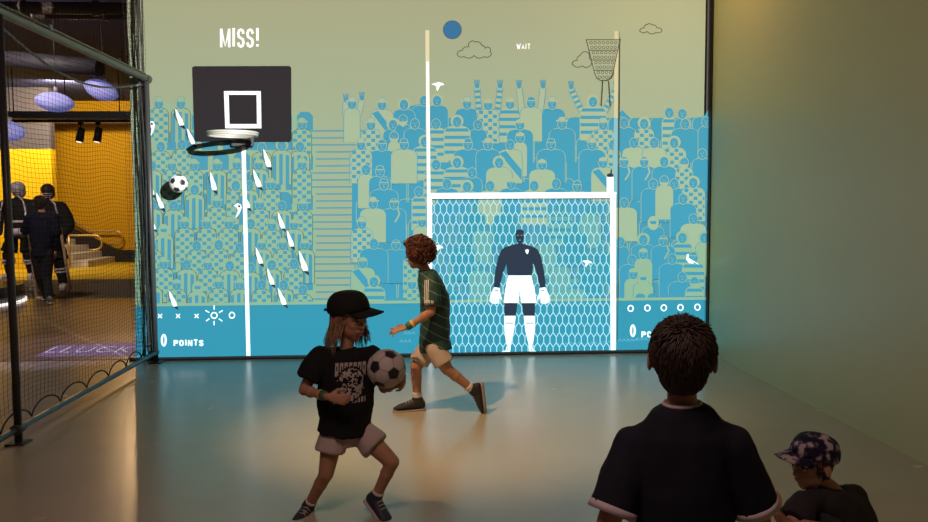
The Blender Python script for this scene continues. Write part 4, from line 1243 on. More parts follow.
def cap_hat(root, c, f, u, H, m, mb=None, name='cap', brim_len=0.42, tail=True, brim_drop=0.10, base_u=0.10, crown=0.46, scale=1.0):
    f = n_(f); u = n_(u-f*u.dot(f)); s = f.cross(u)
    bm = bmesh.new()
    N, K = 36, 10
    rows = []
    for i in range(K+1):
        a = (PI/2)*i/K
        zz = math.sin(a)**0.9; rr = math.cos(a)**0.62
        row = []
        for k in range(N):
            t = 2*PI*k/N
            x = math.cos(t)*0.415*H*scale*rr; y = math.sin(t)*0.495*H*scale*rr
            row.append(c-f*0.05*H+s*x+f*y+u*(base_u*H+zz*crown*H*scale))
        rows.append(row)
    base = [c-f*0.05*H+s*math.cos(2*PI*k/N)*0.40*H*scale+f*math.sin(2*PI*k/N)*0.48*H*scale+u*(base_u*H-(0.05*H if math.sin(2*PI*k/N) < 0.2 else 0)) for k in range(N)]
    V_ = [[bm.verts.new(p) for p in base]]+[[bm.verts.new(p) for p in r] for r in rows[:-1]]
    top = bm.verts.new(rows[-1][0]*0+c-f*0.05*H+u*(base_u*H+crown*H*scale))
    for i in range(len(V_)-1):
        for k in range(N): bm.faces.new((V_[i][k], V_[i][(k+1) % N], V_[i+1][(k+1) % N], V_[i+1][k])).smooth = True
    for k in range(N): bm.faces.new((V_[-1][k], V_[-1][(k+1) % N], top)).smooth = True
    bmesh.ops.recalc_face_normals(bm, faces=bm.faces)
    bmesh.ops.solidify(bm, geom=bm.faces[:], thickness=-0.012*H)
    for f_ in bm.faces: f_.smooth = True
    o = obj(name, bm, m, root)
    bm = bmesh.new()
    n1, n2 = 16, 6
    g = []
    for i in range(n1+1):
        t = PI*(0.10+0.80*i/n1)
        row = []
        for k in range(n2+1):
            q = k/n2
            x = math.cos(t)*0.40*H*scale
            y = math.sin(t)*0.48*H*scale+q*brim_len*H*math.sin(t)**0.55
            z = (base_u+0.01)*H-brim_drop*H*q-0.10*H*(math.cos(t)**2)*q
            row.append(bm.verts.new(c-f*0.05*H+s*x+f*y+u*z))
        g.append(row)
    for i in range(n1):
        for k in range(n2): bm.faces.new((g[i][k], g[i+1][k], g[i+1][k+1], g[i][k+1])).smooth = True
    bmesh.ops.recalc_face_normals(bm, faces=bm.faces)
    bmesh.ops.solidify(bm, geom=bm.faces[:], thickness=0.025*H)
    obj('brim', bm, mb or m, o)
    bm = bmesh.new(); ell(bm, c-f*0.05*H+u*(base_u*H+(crown+0.005)*H*scale), (0.035*H, 0.035*H, 0.022*H), (s, f, u), 10); obj('button', bm, m, o)
    if tail:
        bm = bmesh.new()
        b = c-f*0.52*H*scale+u*base_u*H*0.9
        tube(bm, [b+s*0.10*H, b-f*0.05*H, b-s*0.10*H], 0.03*H, n=8)
        tube(bm, [b, b-f*0.14*H+u*0.01*H], 0.035*H, n=8)
        obj('strap', bm, m, o)
    return o

def decal(name, target, cells, org, ux, uy, nrm, m, parent, off=0.0015):
    """print made of small quads laid on the cloth; cells = list of (x,y,w,h) in metres on the frame org,ux,uy"""
    dg = bpy.context.evaluated_depsgraph_get()
    me = target.data
    bv = BVHTree.FromPolygons([v_.co[:] for v_ in me.vertices], [p.vertices[:] for p in me.polygons])
    bm = bmesh.new()
    cache = {}
    def hit(x, y):
        k = (round(x, 4), round(y, 4))
        if k not in cache:
            p = org+ux*x+uy*y+nrm*0.25
            h = bv.ray_cast(p, -nrm, 0.6)
            cache[k] = bm.verts.new(h[0]+h[1]*off) if h[0] else None
        return cache[k]
    for x, y, w_, h_ in cells:
        q = [hit(x, y), hit(x+w_, y), hit(x+w_, y+h_), hit(x, y+h_)]
        if None in q or len(set(q)) < 4: continue
        try:
            fc = bm.faces.new(q)
            fc.normal_update()
            if fc.normal.dot(nrm) < 0: fc.normal_flip()
        except ValueError: pass
    return obj(name, bm, m, parent)

CLOTH_BLACK = mat('tee_black', (0.012, 0.013, 0.014), rough=0.9, spec=0.15, bump=0.1, bump_scale=400)
PINK_GREY = mat('shorts_pale', (0.46, 0.38, 0.37), rough=0.85, spec=0.15, bump=0.1, bump_scale=300)
SOCKW = mat('sock_white', (0.62, 0.58, 0.56), rough=0.9, spec=0.1)
SHOEB = mat('shoe_navy', (0.025, 0.03, 0.05), rough=0.6, bump=0.1, bump_scale=300)
SOLEW = mat('sole_grey', (0.42, 0.40, 0.42), rough=0.6)
def hairmat(name, c1, c2):
    m = mat(name, c1, rough=0.5, spec=0.35)
    nt = m.node_tree; b = nt.nodes['Principled BSDF']
    tc = nt.nodes.new('ShaderNodeTexCoord'); n = nt.nodes.new('ShaderNodeTexNoise'); n.inputs['Scale'].default_value = 60
    nt.links.new(tc.outputs['Object'], n.inputs['Vector'])
    r = nt.nodes.new('ShaderNodeValToRGB'); r.color_ramp.elements[0].color = (*c1, 1); r.color_ramp.elements[1].color = (*c2, 1)
    r.color_ramp.elements[0].position = 0.35; r.color_ramp.elements[1].position = 0.65
    nt.links.new(n.outputs[0], r.inputs[0]); nt.links.new(r.outputs[0], b.inputs['Base Color'])
    return m

# ---------- girl with the ball
Yg = 3.86
g = lambda px, py, dy=0.0: P(px, py, Yg+dy)
fh = n_(V((0.70, -0.66, -0.18)))
uh = n_(V((0.12, -0.1, 1)))
J = dict(pel=g(345, 424), chest=g(346, 375), neck=g(346, 348), head=g(351, 319), f=fh, u=uh,
         shR=g(320, 357, -0.03), elR=g(304, 390, -0.05), wrR=g(329, 397, -0.17),
         shL=g(372, 356, 0.02), elL=g(384, 388, 0.10), wrL=g(402, 383, 0.02),
         hipR=g(334, 430, -0.02), knR=g(326, 474, -0.04), anR=g(308, 507, 0.06), toeR=g(297, 524, -0.10),
         hipL=g(359, 430, 0.02), knL=g(392, 462, -0.05), anL=g(375, 499, 0.0), toeL=g(392, 519, -0.10))
BALLC = g(386.5, 368.5, -0.10)
GIRL = Fig('person', 'girl in black cap and black printed tee running with a football under her arm', J, 0.205, 0.84, SKIN,
    hands={'R': dict(d=V((0.9, -0.35, -0.1)), pn=V((0.2, 0.9, -0.3)), th=V((0, 0, 1)), curl=(0.5, 0.6, 0.7, 0.8), tc=0.6, L=0.125),
           'L': dict(d=V((0.10, -0.95, 0.05)), pn=V((-1, -0.1, 0.45)), th=V((0.1, 0, 1)), curl=(0.45, 0.45, 0.5, 0.5), tc=0.3, L=0.14, sp=0.2)})
GIRL.shirt(CLOTH_BLACK, hem=-0.055, slv=0.66, fit=1.25, sleeve_r=0.078, amp=0.010, hem_w=1.22, seed=2, slim=1.10)
GIRL.shorts(PINK_GREY, 0.50, 0.46, r=0.093, seed=4, crotch=0.125)
for q in 'RL':
    GIRL.shoe(q, SHOEB, SOLEW, SOCKW, L=0.20, sock_t=0.20)
GIRL.band('R', 0.80, 0.028, mat('band_green', (0.05, 0.12, 0.07), rough=0.6), 0.029)
GIRL.band('R', 0.66, 0.014, mat('band_gold', (0.45, 0.30, 0.10), rough=0.5), 0.030)
cap_hat(GIRL.root, J['head']+V((0, 0, 0.010)), n_(fh+V((0.30, 0.30, 0.22))), n_(uh+V((-0.12, 0, 0))), 0.205, mat('cap_black', (0.010, 0.012, 0.013), rough=0.8, spec=0.2), tail=True, brim_len=0.40, scale=1.06, base_u=0.19, crown=0.42, brim_drop=0.07)
# long fair hair
def long_hair(root, c, f, u, H, m, nlock=330, seed=3):
    rnd = random.Random(seed)
    f = n_(f); u = n_(u-f*u.dot(f)); s = f.cross(u)
    bm = bmesh.new()
    for i in range(nlock):
        a = rnd.uniform(-0.64*PI, 0.64*PI)        # 0 = back of head
        d0 = -f*math.cos(a)+s*math.sin(a)
        el_ = V((0, 0, 0))
        r0 = 0.37+0.06*math.cos(a)
        p0 = c-f*0.05*H+d0*(r0*H)+u*0.15*H
        ln = rnd.uniform(0.75, 1.12)*H*(1.0 if abs(a) < 1.7 else 0.72)
        pts = []
        wob = rnd.uniform(-0.05, 0.05); ph = rnd.uniform(0, 6)
        for k in range(9):
            t = k/8
            out = d0*(0.02+0.16*t*t+0.03*math.sin(t*5+ph))*H
            pts.append(p0+out-V((0, 0, 1))*ln*t*0.62-u*ln*t*0.35+s*(wob*t+0.02*math.sin(t*7+ph))*H)
        r = rnd.uniform(0.007, 0.016)*H
        tube(bm, pts, [r*(1.0-0.75*(k/8)**2) for k in range(9)], n=5)
    return obj('hair', bm, m, root)
long_hair(GIRL.root, J['head'], fh, uh, 0.205, hairmat('hair_fair', (0.20, 0.12, 0.07), (0.42, 0.27, 0.16)))
# printed panel on the tee
cells = []
rnd = random.Random(5)
W_, H_ = 0.155, 0.205
cs = 0.0055
LET = {'O': ['111', '101', '101', '101', '111'], 'U': ['101', '101', '101', '101', '111'], 'T': ['111', '010', '010', '010', '010'], 'F': ['111', '100', '110', '100', '100'], 'E': ['111', '100', '110', '100', '111']}
for k, ch in enumerate('OUTOFE'):
    pass
for iy in range(int(H_/cs)):
    for ix in range(int(W_/cs)):
        x, y = -W_/2+ix*cs, -H_/2+iy*cs
        u_, v_ = (x+cs/2)/(W_/2), (y+cs/2)/(H_/2)
        on = False
        dd = math.hypot(u_, (v_+0.12)*1.12)
        if dd < 0.86:
            on = noise.noise(V((x*75, y*75, 3.3)))+0.45*noise.noise(V((x*160, y*160, 1.3))) > -0.06
        elif dd < 0.97: on = False
        elif v_ > 0.30:
            on = (ix % 4 != 3) and not (v_ > 0.93) and not (ix % 4 == 1 and 0.55 < v_ < 0.78)
        elif v_ < -0.72: on = (ix % 3 != 2)
        if on: cells.append((x, y, cs, cs))
pn = n_(V((0.13, -1, 0.05)))
ux_ = n_(V((0, 0, 1)).cross(pn))*-1
ux_ = n_(pn.cross(V((0, 0, 1))))*(-1)
decal('shirt_print', GIRL.sh, cells, g(350, 379), ux_ if ux_.x > 0 else -ux_, n_(V((0.06, 0, 1))), pn, mat('print_pale', (0.42, 0.38, 0.37), rough=0.85, spec=0.1), GIRL.sh)
football('soccer_ball', BALLC, 0.095, 'scuffed white football with black patches held at the hip of the girl in the cap', (0.5, 0.25, 1.3), mat('ball_grey_white', (0.50, 0.45, 0.43), rough=0.6, noise_amt=0.1, noise_scale=25), bb_)

# ---------- curly haired boy running to the left
Yb = 5.78
b = lambda px, py, dy=0.0: P(px, py, Yb+dy)
fh = n_(V((-0.93, 0.36, -0.02))); uh = n_(V((-0.06, 0, 1)))
J = dict(pel=b(435, 343), chest=b(435, 298), neck=b(426, 270), head=b(418.5, 254), f=fh, u=uh,
         shL=b(431, 281, -0.13), elL=b(431, 312, -0.20), wrL=b(406.5, 327.5, -0.19),
         shR=b(428, 281, 0.14), elR=b(437, 311, 0.20), wrR=b(436, 335, 0.16),
         hipL=b(435, 348, -0.075), knL=b(447, 369, -0.10), anL=b(475, 391, -0.05), toeL=b(480.5, 412, -0.04),
         hipR=b(428, 348, 0.075), knR=b(416, 367, 0.06), anR=b(417.5, 402, 0.06), toeR=b(396, 411, 0.03))
BOY = Fig('person', 'curly haired boy in dark green striped jersey walking left in front of the goal', J, 0.215, 1.0, SKIN,
    hands={'L': dict(d=V((-0.92, 0.1, -0.22)), pn=V((0.25, 0.5, -0.9)), th=V((0.2, 0.8, 0.5)), curl=(0.12, 0.28, 0.2, 0.3), tc=0.1, L=0.15, sp=0.22),
           'R': dict(d=V((-0.1, 0, -1)), pn=V((-0.5, -0.8, 0)), th=V((-1, 0, 0)), curl=(0.4, 0.45, 0.5, 0.5), L=0.15)})
jer = mat('jersey_green', (0.022, 0.062, 0.052), rough=0.6, spec=0.3)
nt = jer.node_tree; bs = nt.nodes['Principled BSDF']
tc = nt.nodes.new('ShaderNodeTexCoord'); mp = nt.nodes.new('ShaderNodeMapping')
mp.inputs['Rotation'].default_value = (0, R(-28), 0)
wv = nt.nodes.new('ShaderNodeTexWave'); wv.bands_direction = 'Z'; wv.inputs['Scale'].default_value = 4.6; wv.inputs['Distortion'].default_value = 0
rp = nt.nodes.new('ShaderNodeValToRGB'); e = rp.color_ramp.elements
e[0].position = 0.965; e[0].color = (0.022, 0.062, 0.052, 1); e[1].position = 0.985; e[1].color = (0.13, 0.20, 0.18, 1)
nt.links.new(tc.outputs['Object'], mp.inputs[0]); nt.links.new(mp.outputs[0], wv.inputs[0]); nt.links.new(wv.outputs[0], rp.inputs[0]); nt.links.new(rp.outputs[0], bs.inputs['Base Color'])
BOY.shirt(jer, hem=-0.06, slv=0.80, fit=1.18, sleeve_r=0.072, amp=0.008, seed=6, hem_w=1.15, collar=mat('collar_dark', (0.012, 0.03, 0.027), rough=0.7))
TANSH = mat('shorts_tan', (0.47, 0.40, 0.34), rough=0.85, spec=0.15, noise_amt=0.06, noise_scale=12)
BOY.shorts(TANSH, 0.72, 0.72, r=0.078, seed=8, crotch=0.11)
SHB = mat('shoe_black', (0.025, 0.023, 0.027), rough=0.6, bump=0.1, bump_scale=300)
SOLT = mat('sole_brown', (0.30, 0.25, 0.24), rough=0.6)
LACE = mat('lace_grey', (0.45, 0.44, 0.46), rough=0.8)
BOY.shoe('R', SHB, SOLT, SOCKW, toe_dir=V((-1, -0.12, -0.02)), up=V((0, 0, 1)), L=0.235, sock_t=0.28, lace=LACE)
BOY.shoe('L', SHB, SOLT, SOCKW, toe_dir=V((0.10, -0.05, -1)), up=V((-1, 0, -0.1)), L=0.225, sock_t=0.26, lace=LACE)
BOY.band('L', 0.90, 0.035, mat('watch_green', (0.03, 0.14, 0.09), rough=0.5), 0.028, 'watch')
BOY.band('L', 0.74, 0.018, mat('band_yellow', (0.75, 0.55, 0.16), rough=0.5), 0.031)
# white sleeve stripes and badge letters
shL, elL = J['shL'], J['elL']
cells = [(-0.017+0.0125*k, y*0.012, 0.006, 0.012) for k in range(3) for y in range(-3, 13)]
ud = n_(shL-elL); nn = V((-0.15, -1, 0)); ux = n_(V((1, -0.15, 0)))
STR = mat('stripe_white', (0.62, 0.66, 0.64), rough=0.7)
decal('sleeve_stripe', BOY.sh, cells, shL.lerp(elL, 0.62)+V((-0.022, 0, 0)), ux, ud, n_(nn), STR, BOY.sh)
cells = []
for k, gl in enumerate((['111', '100', '111', '001', '111'], ['111', '010', '010', '010', '010'], ['101', '101', '111', '101', '101'])):
    for r_ in range(5):
        for c_ in range(3):
            if gl[r_][c_] == '1': cells.append((-0.03+0.021*k+c_*0.005, 0.02-r_*0.006, 0.005, 0.006))
decal('sleeve_badge', BOY.sh, cells, shL.lerp(elL, 0.70), ux, ud, n_(nn), STR, BOY.sh)
# curls
def curls(root, c, f, u, H, m, n=420, seed=11):
    rnd = random.Random(seed)
    f = n_(f); u = n_(u-f*u.dot(f)); s = f.cross(u)
    bm = bmesh.new()
    cc = c+u*0.12*H-f*0.09*H
    ell(bm, cc, (0.42*H, 0.45*H, 0.43*H), (s, f, u), 16)
    i = 0
    while i < n:
        th_, z = rnd.uniform(0, 2*PI), rnd.uniform(-0.75, 1)
        rr = math.sqrt(max(0, 1-z*z))
        d = V((rr*math.cos(th_), rr*math.sin(th_), z))   # s,f,u
        if d.y > 0.30 and d.z < 0.42: continue
        if d.z < -0.45 and d.y > -0.15: continue
        i += 1
        rad = V((0.46*d.x, 0.50*d.y, 0.47*d.z))*rnd.uniform(0.92, 1.08)*H
        p = cc+s*rad.x+f*rad.y+u*rad.z
        nrm = n_(s*d.x+f*d.y+u*d.z)
        x, y = frame_of(n_(nrm+V((rnd.uniform(-.7, .7), rnd.uniform(-.7, .7), rnd.uniform(-.7, .7)))))
        R0 = rnd.uniform(0.035, 0.065)*H
        turns = rnd.uniform(0.8, 1.6)
        pts = []
        ax = x.cross(y)
        for k in range(10):
            t = k/9
            a = t*turns*2*PI
            pts.append(p+x*R0*math.cos(a)+y*R0*math.sin(a)+ax*(t-0.5)*0.10*H)
        tube(bm, pts, [0.022*H*(1-0.5*abs(2*k/9-1)**2) for k in range(10)], n=5)
    return obj('hair', bm, m, root)
curls(BOY.root, J['head']+V((-0.012, 0, -0.008)), fh, uh, 0.232, hairmat('hair_auburn', (0.035, 0.012, 0.008), (0.17, 0.06, 0.035)))

# ---------- boy standing in front, seen from behind
Yf = 2.0
h = lambda px, py, dy=0.0: P(px, py, Yf+dy)
fh = n_(V((0.27, 1, 0.03))); uh = V((0.0, -0.04, 1)).normalized()
J = dict(pel=h(681, 592), chest=h(681, 490), neck=h(682, 402), head=h(682, 358, 0.015), f=fh, u=uh,
         shL=h(634, 446, 0.035), elL=h(607, 527, -0.02), wrL=h(612, 600, 0.12),
         shR=h(732, 446, -0.035), elR=h(759, 520, -0.02), wrR=h(752, 590, 0.13),
         hipL=h(656, 600, 0.018), hipR=h(706, 600, -0.018))
for q in 'LR':
    hp = J['hip'+q]
    J['kn'+q] = V((hp.x*1.0, hp.y+0.02, 0.31)); J['an'+q] = V((hp.x, hp.y-0.01, 0.065)); J['toe'+q] = V((hp.x+(-0.03 if q == 'L' else 0.03), hp.y+0.16, 0.02))
FB = Fig('person', 'short haired boy in navy tee with white trim standing in front, seen from behind', J, 0.205, 0.95, SKIN2,
    hands={q: dict(d=V((0, 0.75, -0.45)), pn=V((0.9 if q == 'L' else -0.9, 0.1, -0.2)), th=V((0, 0.3, 1)), curl=(0.5, 0.55, 0.6, 0.6), L=0.13) for q in 'LR'})
NAVT = mat('tee_navy', (0.012, 0.014, 0.024), rough=0.85, spec=0.15, bump=0.1, bump_scale=400)
TRIM = mat('trim_white_cloth', (0.48, 0.42, 0.47), rough=0.85)
FB.shirt(NAVT, hem=-0.06, slv=0.80, fit=1.20, sleeve_r=0.066, amp=0.005, seed=9, collar=TRIM, hem_w=1.08)
FB.trim_r = 1.07
FB.trim(TRIM, 0.018)
FB.shorts(mat('shorts_dark', (0.03, 0.03, 0.035), rough=0.85), 0.8, 0.8, seed=10)
for q in 'LR': FB.shoe(q, SHB, SOLEW, SOCKW, toe_dir=J['toe'+q]-V((J['an'+q].x, J['an'+q].y, 0.02)), up=V((0, 0, 1)), L=0.19, sock_t=0.2)
def short_hair(root, c, f, u, H, m, seed=13, n=2600):
    rnd = random.Random(seed)
    f = n_(f); u = n_(u-f*u.dot(f)); s = f.cross(u)
    bm = bmesh.new()
    cc = c+u*0.10*H-f*0.06*H
    ell(bm, cc+u*0.03*H, (0.385*H, 0.45*H, 0.39*H), (s, f, u), 24)
    nc, nr = cc-f*0.15*H-u*0.24*H, (0.275*H, 0.235*H, 0.27*H)
    ell(bm, nc, nr, (s, f, u), 20)
    for q in range(n//5):
        a = rnd.uniform(-1.5, 1.5); z = rnd.uniform(-0.75, 0.4); rr = math.sqrt(1-z*z)
        d = V((math.sin(a)*rr, -math.cos(a)*rr, z))
        p = nc+s*(d.x*nr[0])+f*(d.y*nr[1])+u*(d.z*nr[2])
        nrm = n_(s*d.x+f*d.y+u*d.z)
        flow = -u+s*rnd.uniform(-.25, .25)
        flow = n_(flow-nrm*flow.dot(nrm)+nrm*0.05)
        ln = rnd.uniform(0.07, 0.13)*H
        tube(bm, [p+flow*ln*t+nrm*(0.012*H*math.sin(t*2.4)) for t in (0, 0.33, 0.66, 1)], [0.009*H, 0.010*H, 0.008*H, 0.003*H], n=4, cap=False)
    i = 0
    while i < n:
        th_, z = rnd.uniform(0, 2*PI), rnd.uniform(-0.92, 1)
        rr = math.sqrt(max(0, 1-z*z))
        d = V((rr*math.cos(th_), rr*math.sin(th_), z))
        if d.y > 0.45 and d.z < 0.30: continue
        if d.z < -0.25 and d.y > -0.10: continue
        i += 1
        low = max(0, -d.z)
        p = cc+s*(0.375*d.x*(1-0.30*low))*H+f*(0.46*d.y)*H+u*(0.43*d.z-0.13*low)*H
        nrm = n_(s*d.x+f*d.y+u*d.z)
        flow = -u*(0.9-0.3*abs(d.z))+f*0.5*max(0, d.z)+s*rnd.uniform(-0.35, 0.35)+f*rnd.uniform(-.2, .2)
        flow = n_(flow-nrm*flow.dot(nrm)+nrm*0.03)
        ln = rnd.uniform(0.10, 0.20)*H*(1-0.45*low)
        pts = [p+flow*ln*t+nrm*(0.022*H*math.sin(t*2.4)*(1-0.5*low)) for t in (0, 0.33, 0.66, 1)]
        tube(bm, pts, [0.010*H, 0.012*H, 0.009*H, 0.003*H], n=4, cap=False)
    return obj('hair', bm, m, root)
short_hair(FB.root, J['head'], fh, uh, 0.205, hairmat('hair_dark', (0.022, 0.014, 0.012), (0.07, 0.045, 0.035)))

# ---------- child in patterned cap sitting on the floor at the right
Ys = 3.1
k_ = lambda px, py, dy=0.0: P(px, py, Ys+dy)
fh = n_(V((-0.93, -0.34, -0.12))); uh = n_(V((-0.10, -0.05, 1)))
pelz = 0.10
pp = k_(850, 560, 0.12)
J = dict(pel=V((pp.x, pp.y, 0.125)), chest=k_(846, 520, 0.05), neck=k_(832, 488, 0.02), head=k_(811, 464), f=fh, u=uh,
         shL=k_(804, 504, -0.10), elL=k_(789, 530, -0.16), wrL=k_(776, 512, -0.20),
         shR=k_(854, 496, 0.12), elR=k_(858, 548, 0.10), wrR=k_(806, 560, 0.0),
         hipL=V((pp.x-0.04, pp.y-0.07, 0.11)), hipR=V((pp.x+0.01, pp.y+0.08, 0.11)))
J['knL'] = k_(806, 530, -0.22); J['anL'] = V((J['knL'].x-0.02, J['knL'].y+0.02, 0.06)); J['toeL'] = J['anL']+V((-0.14, -0.03, -0.045))
J['knR'] = k_(800, 530, 0.10); J['anR'] = V((J['knR'].x-0.02, J['knR'].y, 0.06)); J['toeR'] = J['anR']+V((-0.14, 0.0, -0.045))
SB = Fig('person', 'child in patterned cap and dark tee sitting on the floor by the right wall', J, 0.20, 0.86, SKIN2, base=V((pp.x, pp.y, 0)),
    hands={'L': dict(d=V((-0.55, -0.1, 0.7)), pn=V((0.4, 0.9, 0.1)), th=V((0.6, 0, 0.5)), curl=(0.5, 0.5, 0.6, 0.6), L=0.125),
           'R': dict(d=V((-0.9, -0.1, -0.3)), pn=V((0, -0.9, -0.3)), th=V((0, 0, 1)), curl=(0.5, 0.5, 0.6, 0.6), L=0.125)})
SB.shirt(mat('tee_charcoal', (0.030, 0.027, 0.033), rough=0.85, spec=0.15, bump=0.1, bump_scale=400), hem=0.0, slv=0.62, fit=1.2, sleeve_r=0.072, amp=0.008, seed=12)
SB.shorts(mat('shorts_black', (0.02, 0.02, 0.022), rough=0.85), 0.7, 0.7, seed=14)
for q in 'LR': SB.shoe(q, SHB, SOLEW, SOCKW, toe_dir=V((-1, -0.1, 0)), up=V((0, 0, 1)), L=0.17, sock_t=0.25)
camo = mat('cap_camo', (0.03, 0.025, 0.06), rough=0.8, spec=0.2)
nt = camo.node_tree; bs = nt.nodes['Principled BSDF']
tc = nt.nodes.new('ShaderNodeTexCoord'); ns = nt.nodes.new('ShaderNodeTexNoise'); ns.inputs['Scale'].default_value = 26; ns.inputs['Detail'].default_value = 1.5
rp = nt.nodes.new('ShaderNodeValToRGB'); rp.color_ramp.interpolation = 'CONSTANT'; e = rp.color_ramp.elements
e[0].position = 0; e[0].color = (0.012, 0.010, 0.03, 1); e[1].position = 0.56; e[1].color = (0.42, 0.36, 0.40, 1)
q = rp.color_ramp.elements.new(0.47); q.color = (0.06, 0.05, 0.10, 1); q = rp.color_ramp.elements.new(0.52); q.color = (0.15, 0.12, 0.17, 1)
nt.links.new(tc.outputs['Object'], ns.inputs['Vector']); nt.links.new(ns.outputs[0], rp.inputs[0]); nt.links.new(rp.outputs[0], bs.inputs['Base Color'])
cap_hat(SB.root, J['head']+V((0, 0, 0.012)), n_(fh+V((0, 0.12, 0.28))), n_(uh+V((0.22, 0, 0))), 0.20, camo, tail=False, brim_len=0.42, brim_drop=0.10, scale=1.04, base_u=0.15, crown=0.42)
short_hair(SB.root, J['head']-uh*0.012, fh, uh, 0.178, MATS['hair_dark'], seed=17, n=900)

# ---------- man in dark clothes walking away in the hall
Ym = 13.05
m_ = lambda px, py, dy=0.0: P(px, py, Ym+dy)
fh = n_(V((-0.45, 0.9, -0.15))); uh = V((0, 0, 1))
J = dict(pel=m_(42, 252), chest=m_(42, 226), neck=m_(42, 212), head=m_(40, 203.5, 0.03), f=fh, u=uh,
         shL=m_(30, 217, 0), elL=m_(25, 232, 0.1), wrL=m_(25, 223.5, 0.32), shR=m_(54, 217, 0), elR=m_(57, 235, 0), wrR=m_(55.5, 250, 0.08),
         hipL=m_(37.5, 254), hipR=m_(47, 254), knL=m_(40, 277, 0.05), knR=m_(47, 277, 0), anL=m_(49, 300, -0.05), anR=m_(50.5, 298, -0.35))
J['anL'] = m_(46, 297, 0.35); J['anL'].z = 0.10; J['toeL'] = J['anL']+V((0.04, 0.2, -0.08))
J['anR'] = m_(49.5, 299.5, -0.1); J['anR'].z = 0.10; J['toeR'] = J['anR']+V((0.1, -0.17, -0.08))
MAN = Fig('person', 'man in dark navy clothes walking in the hall holding a lit phone', J, 0.235, 1.25, SKIN2, voxel=0.012,
    hands={'L': dict(d=V((0, 0.5, 0.8)), pn=V((0.9, 0, 0)), th=V((0.3, -0.3, 0.5)), curl=(0.6, 0.6, 0.6, 0.6), L=0.18), 'R': dict(d=V((0, 0, -1)), pn=V((-1, 0, 0)), th=V((0, 1, 0)), curl=(0.4, 0.4, 0.4, 0.4), L=0.18)})
DN = mat('jacket_navy', (0.014, 0.016, 0.032), rough=0.85, spec=0.15)
MAN.shirt(DN, hem=-0.06, slv=1.0, fit=1.2, sleeve_r=0.060, vox=0.014, amp=0.012, seed=20, name='jacket')
MAN.shorts(mat('trousers_dark', (0.014, 0.014, 0.018), rough=0.85), long=True, vox=0.014, seed=21, name='trousers', ra=0.052)
for q in 'LR':
    bm = bmesh.new(); cap(bm, J['el'+q], J['el'+q].lerp(J['wr'+q], 0.9), 0.055, 0.042)
    obj('sleeve', fuse(bm, 0.014, 1), DN, MAN.sh)
for q in 'LR': MAN.shoe(q, mat('shoe_grey', (0.09, 0.085, 0.085), rough=0.6), mat('sole_white', (0.6, 0.57, 0.55)), None, toe_dir=J['toe'+q]-V((J['an'+q].x, J['an'+q].y, J['toe'+q].z)), up=V((0, 0, 1)), L=0.28, vox=0.01)
short_hair(MAN.root, J['head'], fh, uh, 0.235, MATS['hair_dark'], seed=23, n=700)
ph = J['wrL']+V((0.02, 0.05, 0.10))
bm = bmesh.new(); box(bm, ph-V((0.038, 0.005, 0.075)), ph+V((0.038, 0.005, 0.075)))
bmesh.ops.bevel(bm, geom=bm.edges[:], offset=0.004, segments=2, affect='EDGES')
PH = tag(obj('phone', bm, blk), 'small phone with a lit screen held up by the man in the hall', 'phone')
bm = bmesh.new(); box(bm, ph-V((0.034, 0.0065, 0.068)), ph+V((0.034, -0.005, 0.068))); obj('screen', bm, mat('phone_glow', (0.8, 0.85, 1), emit=(0.8, 0.85, 1), estr=1.2), PH)

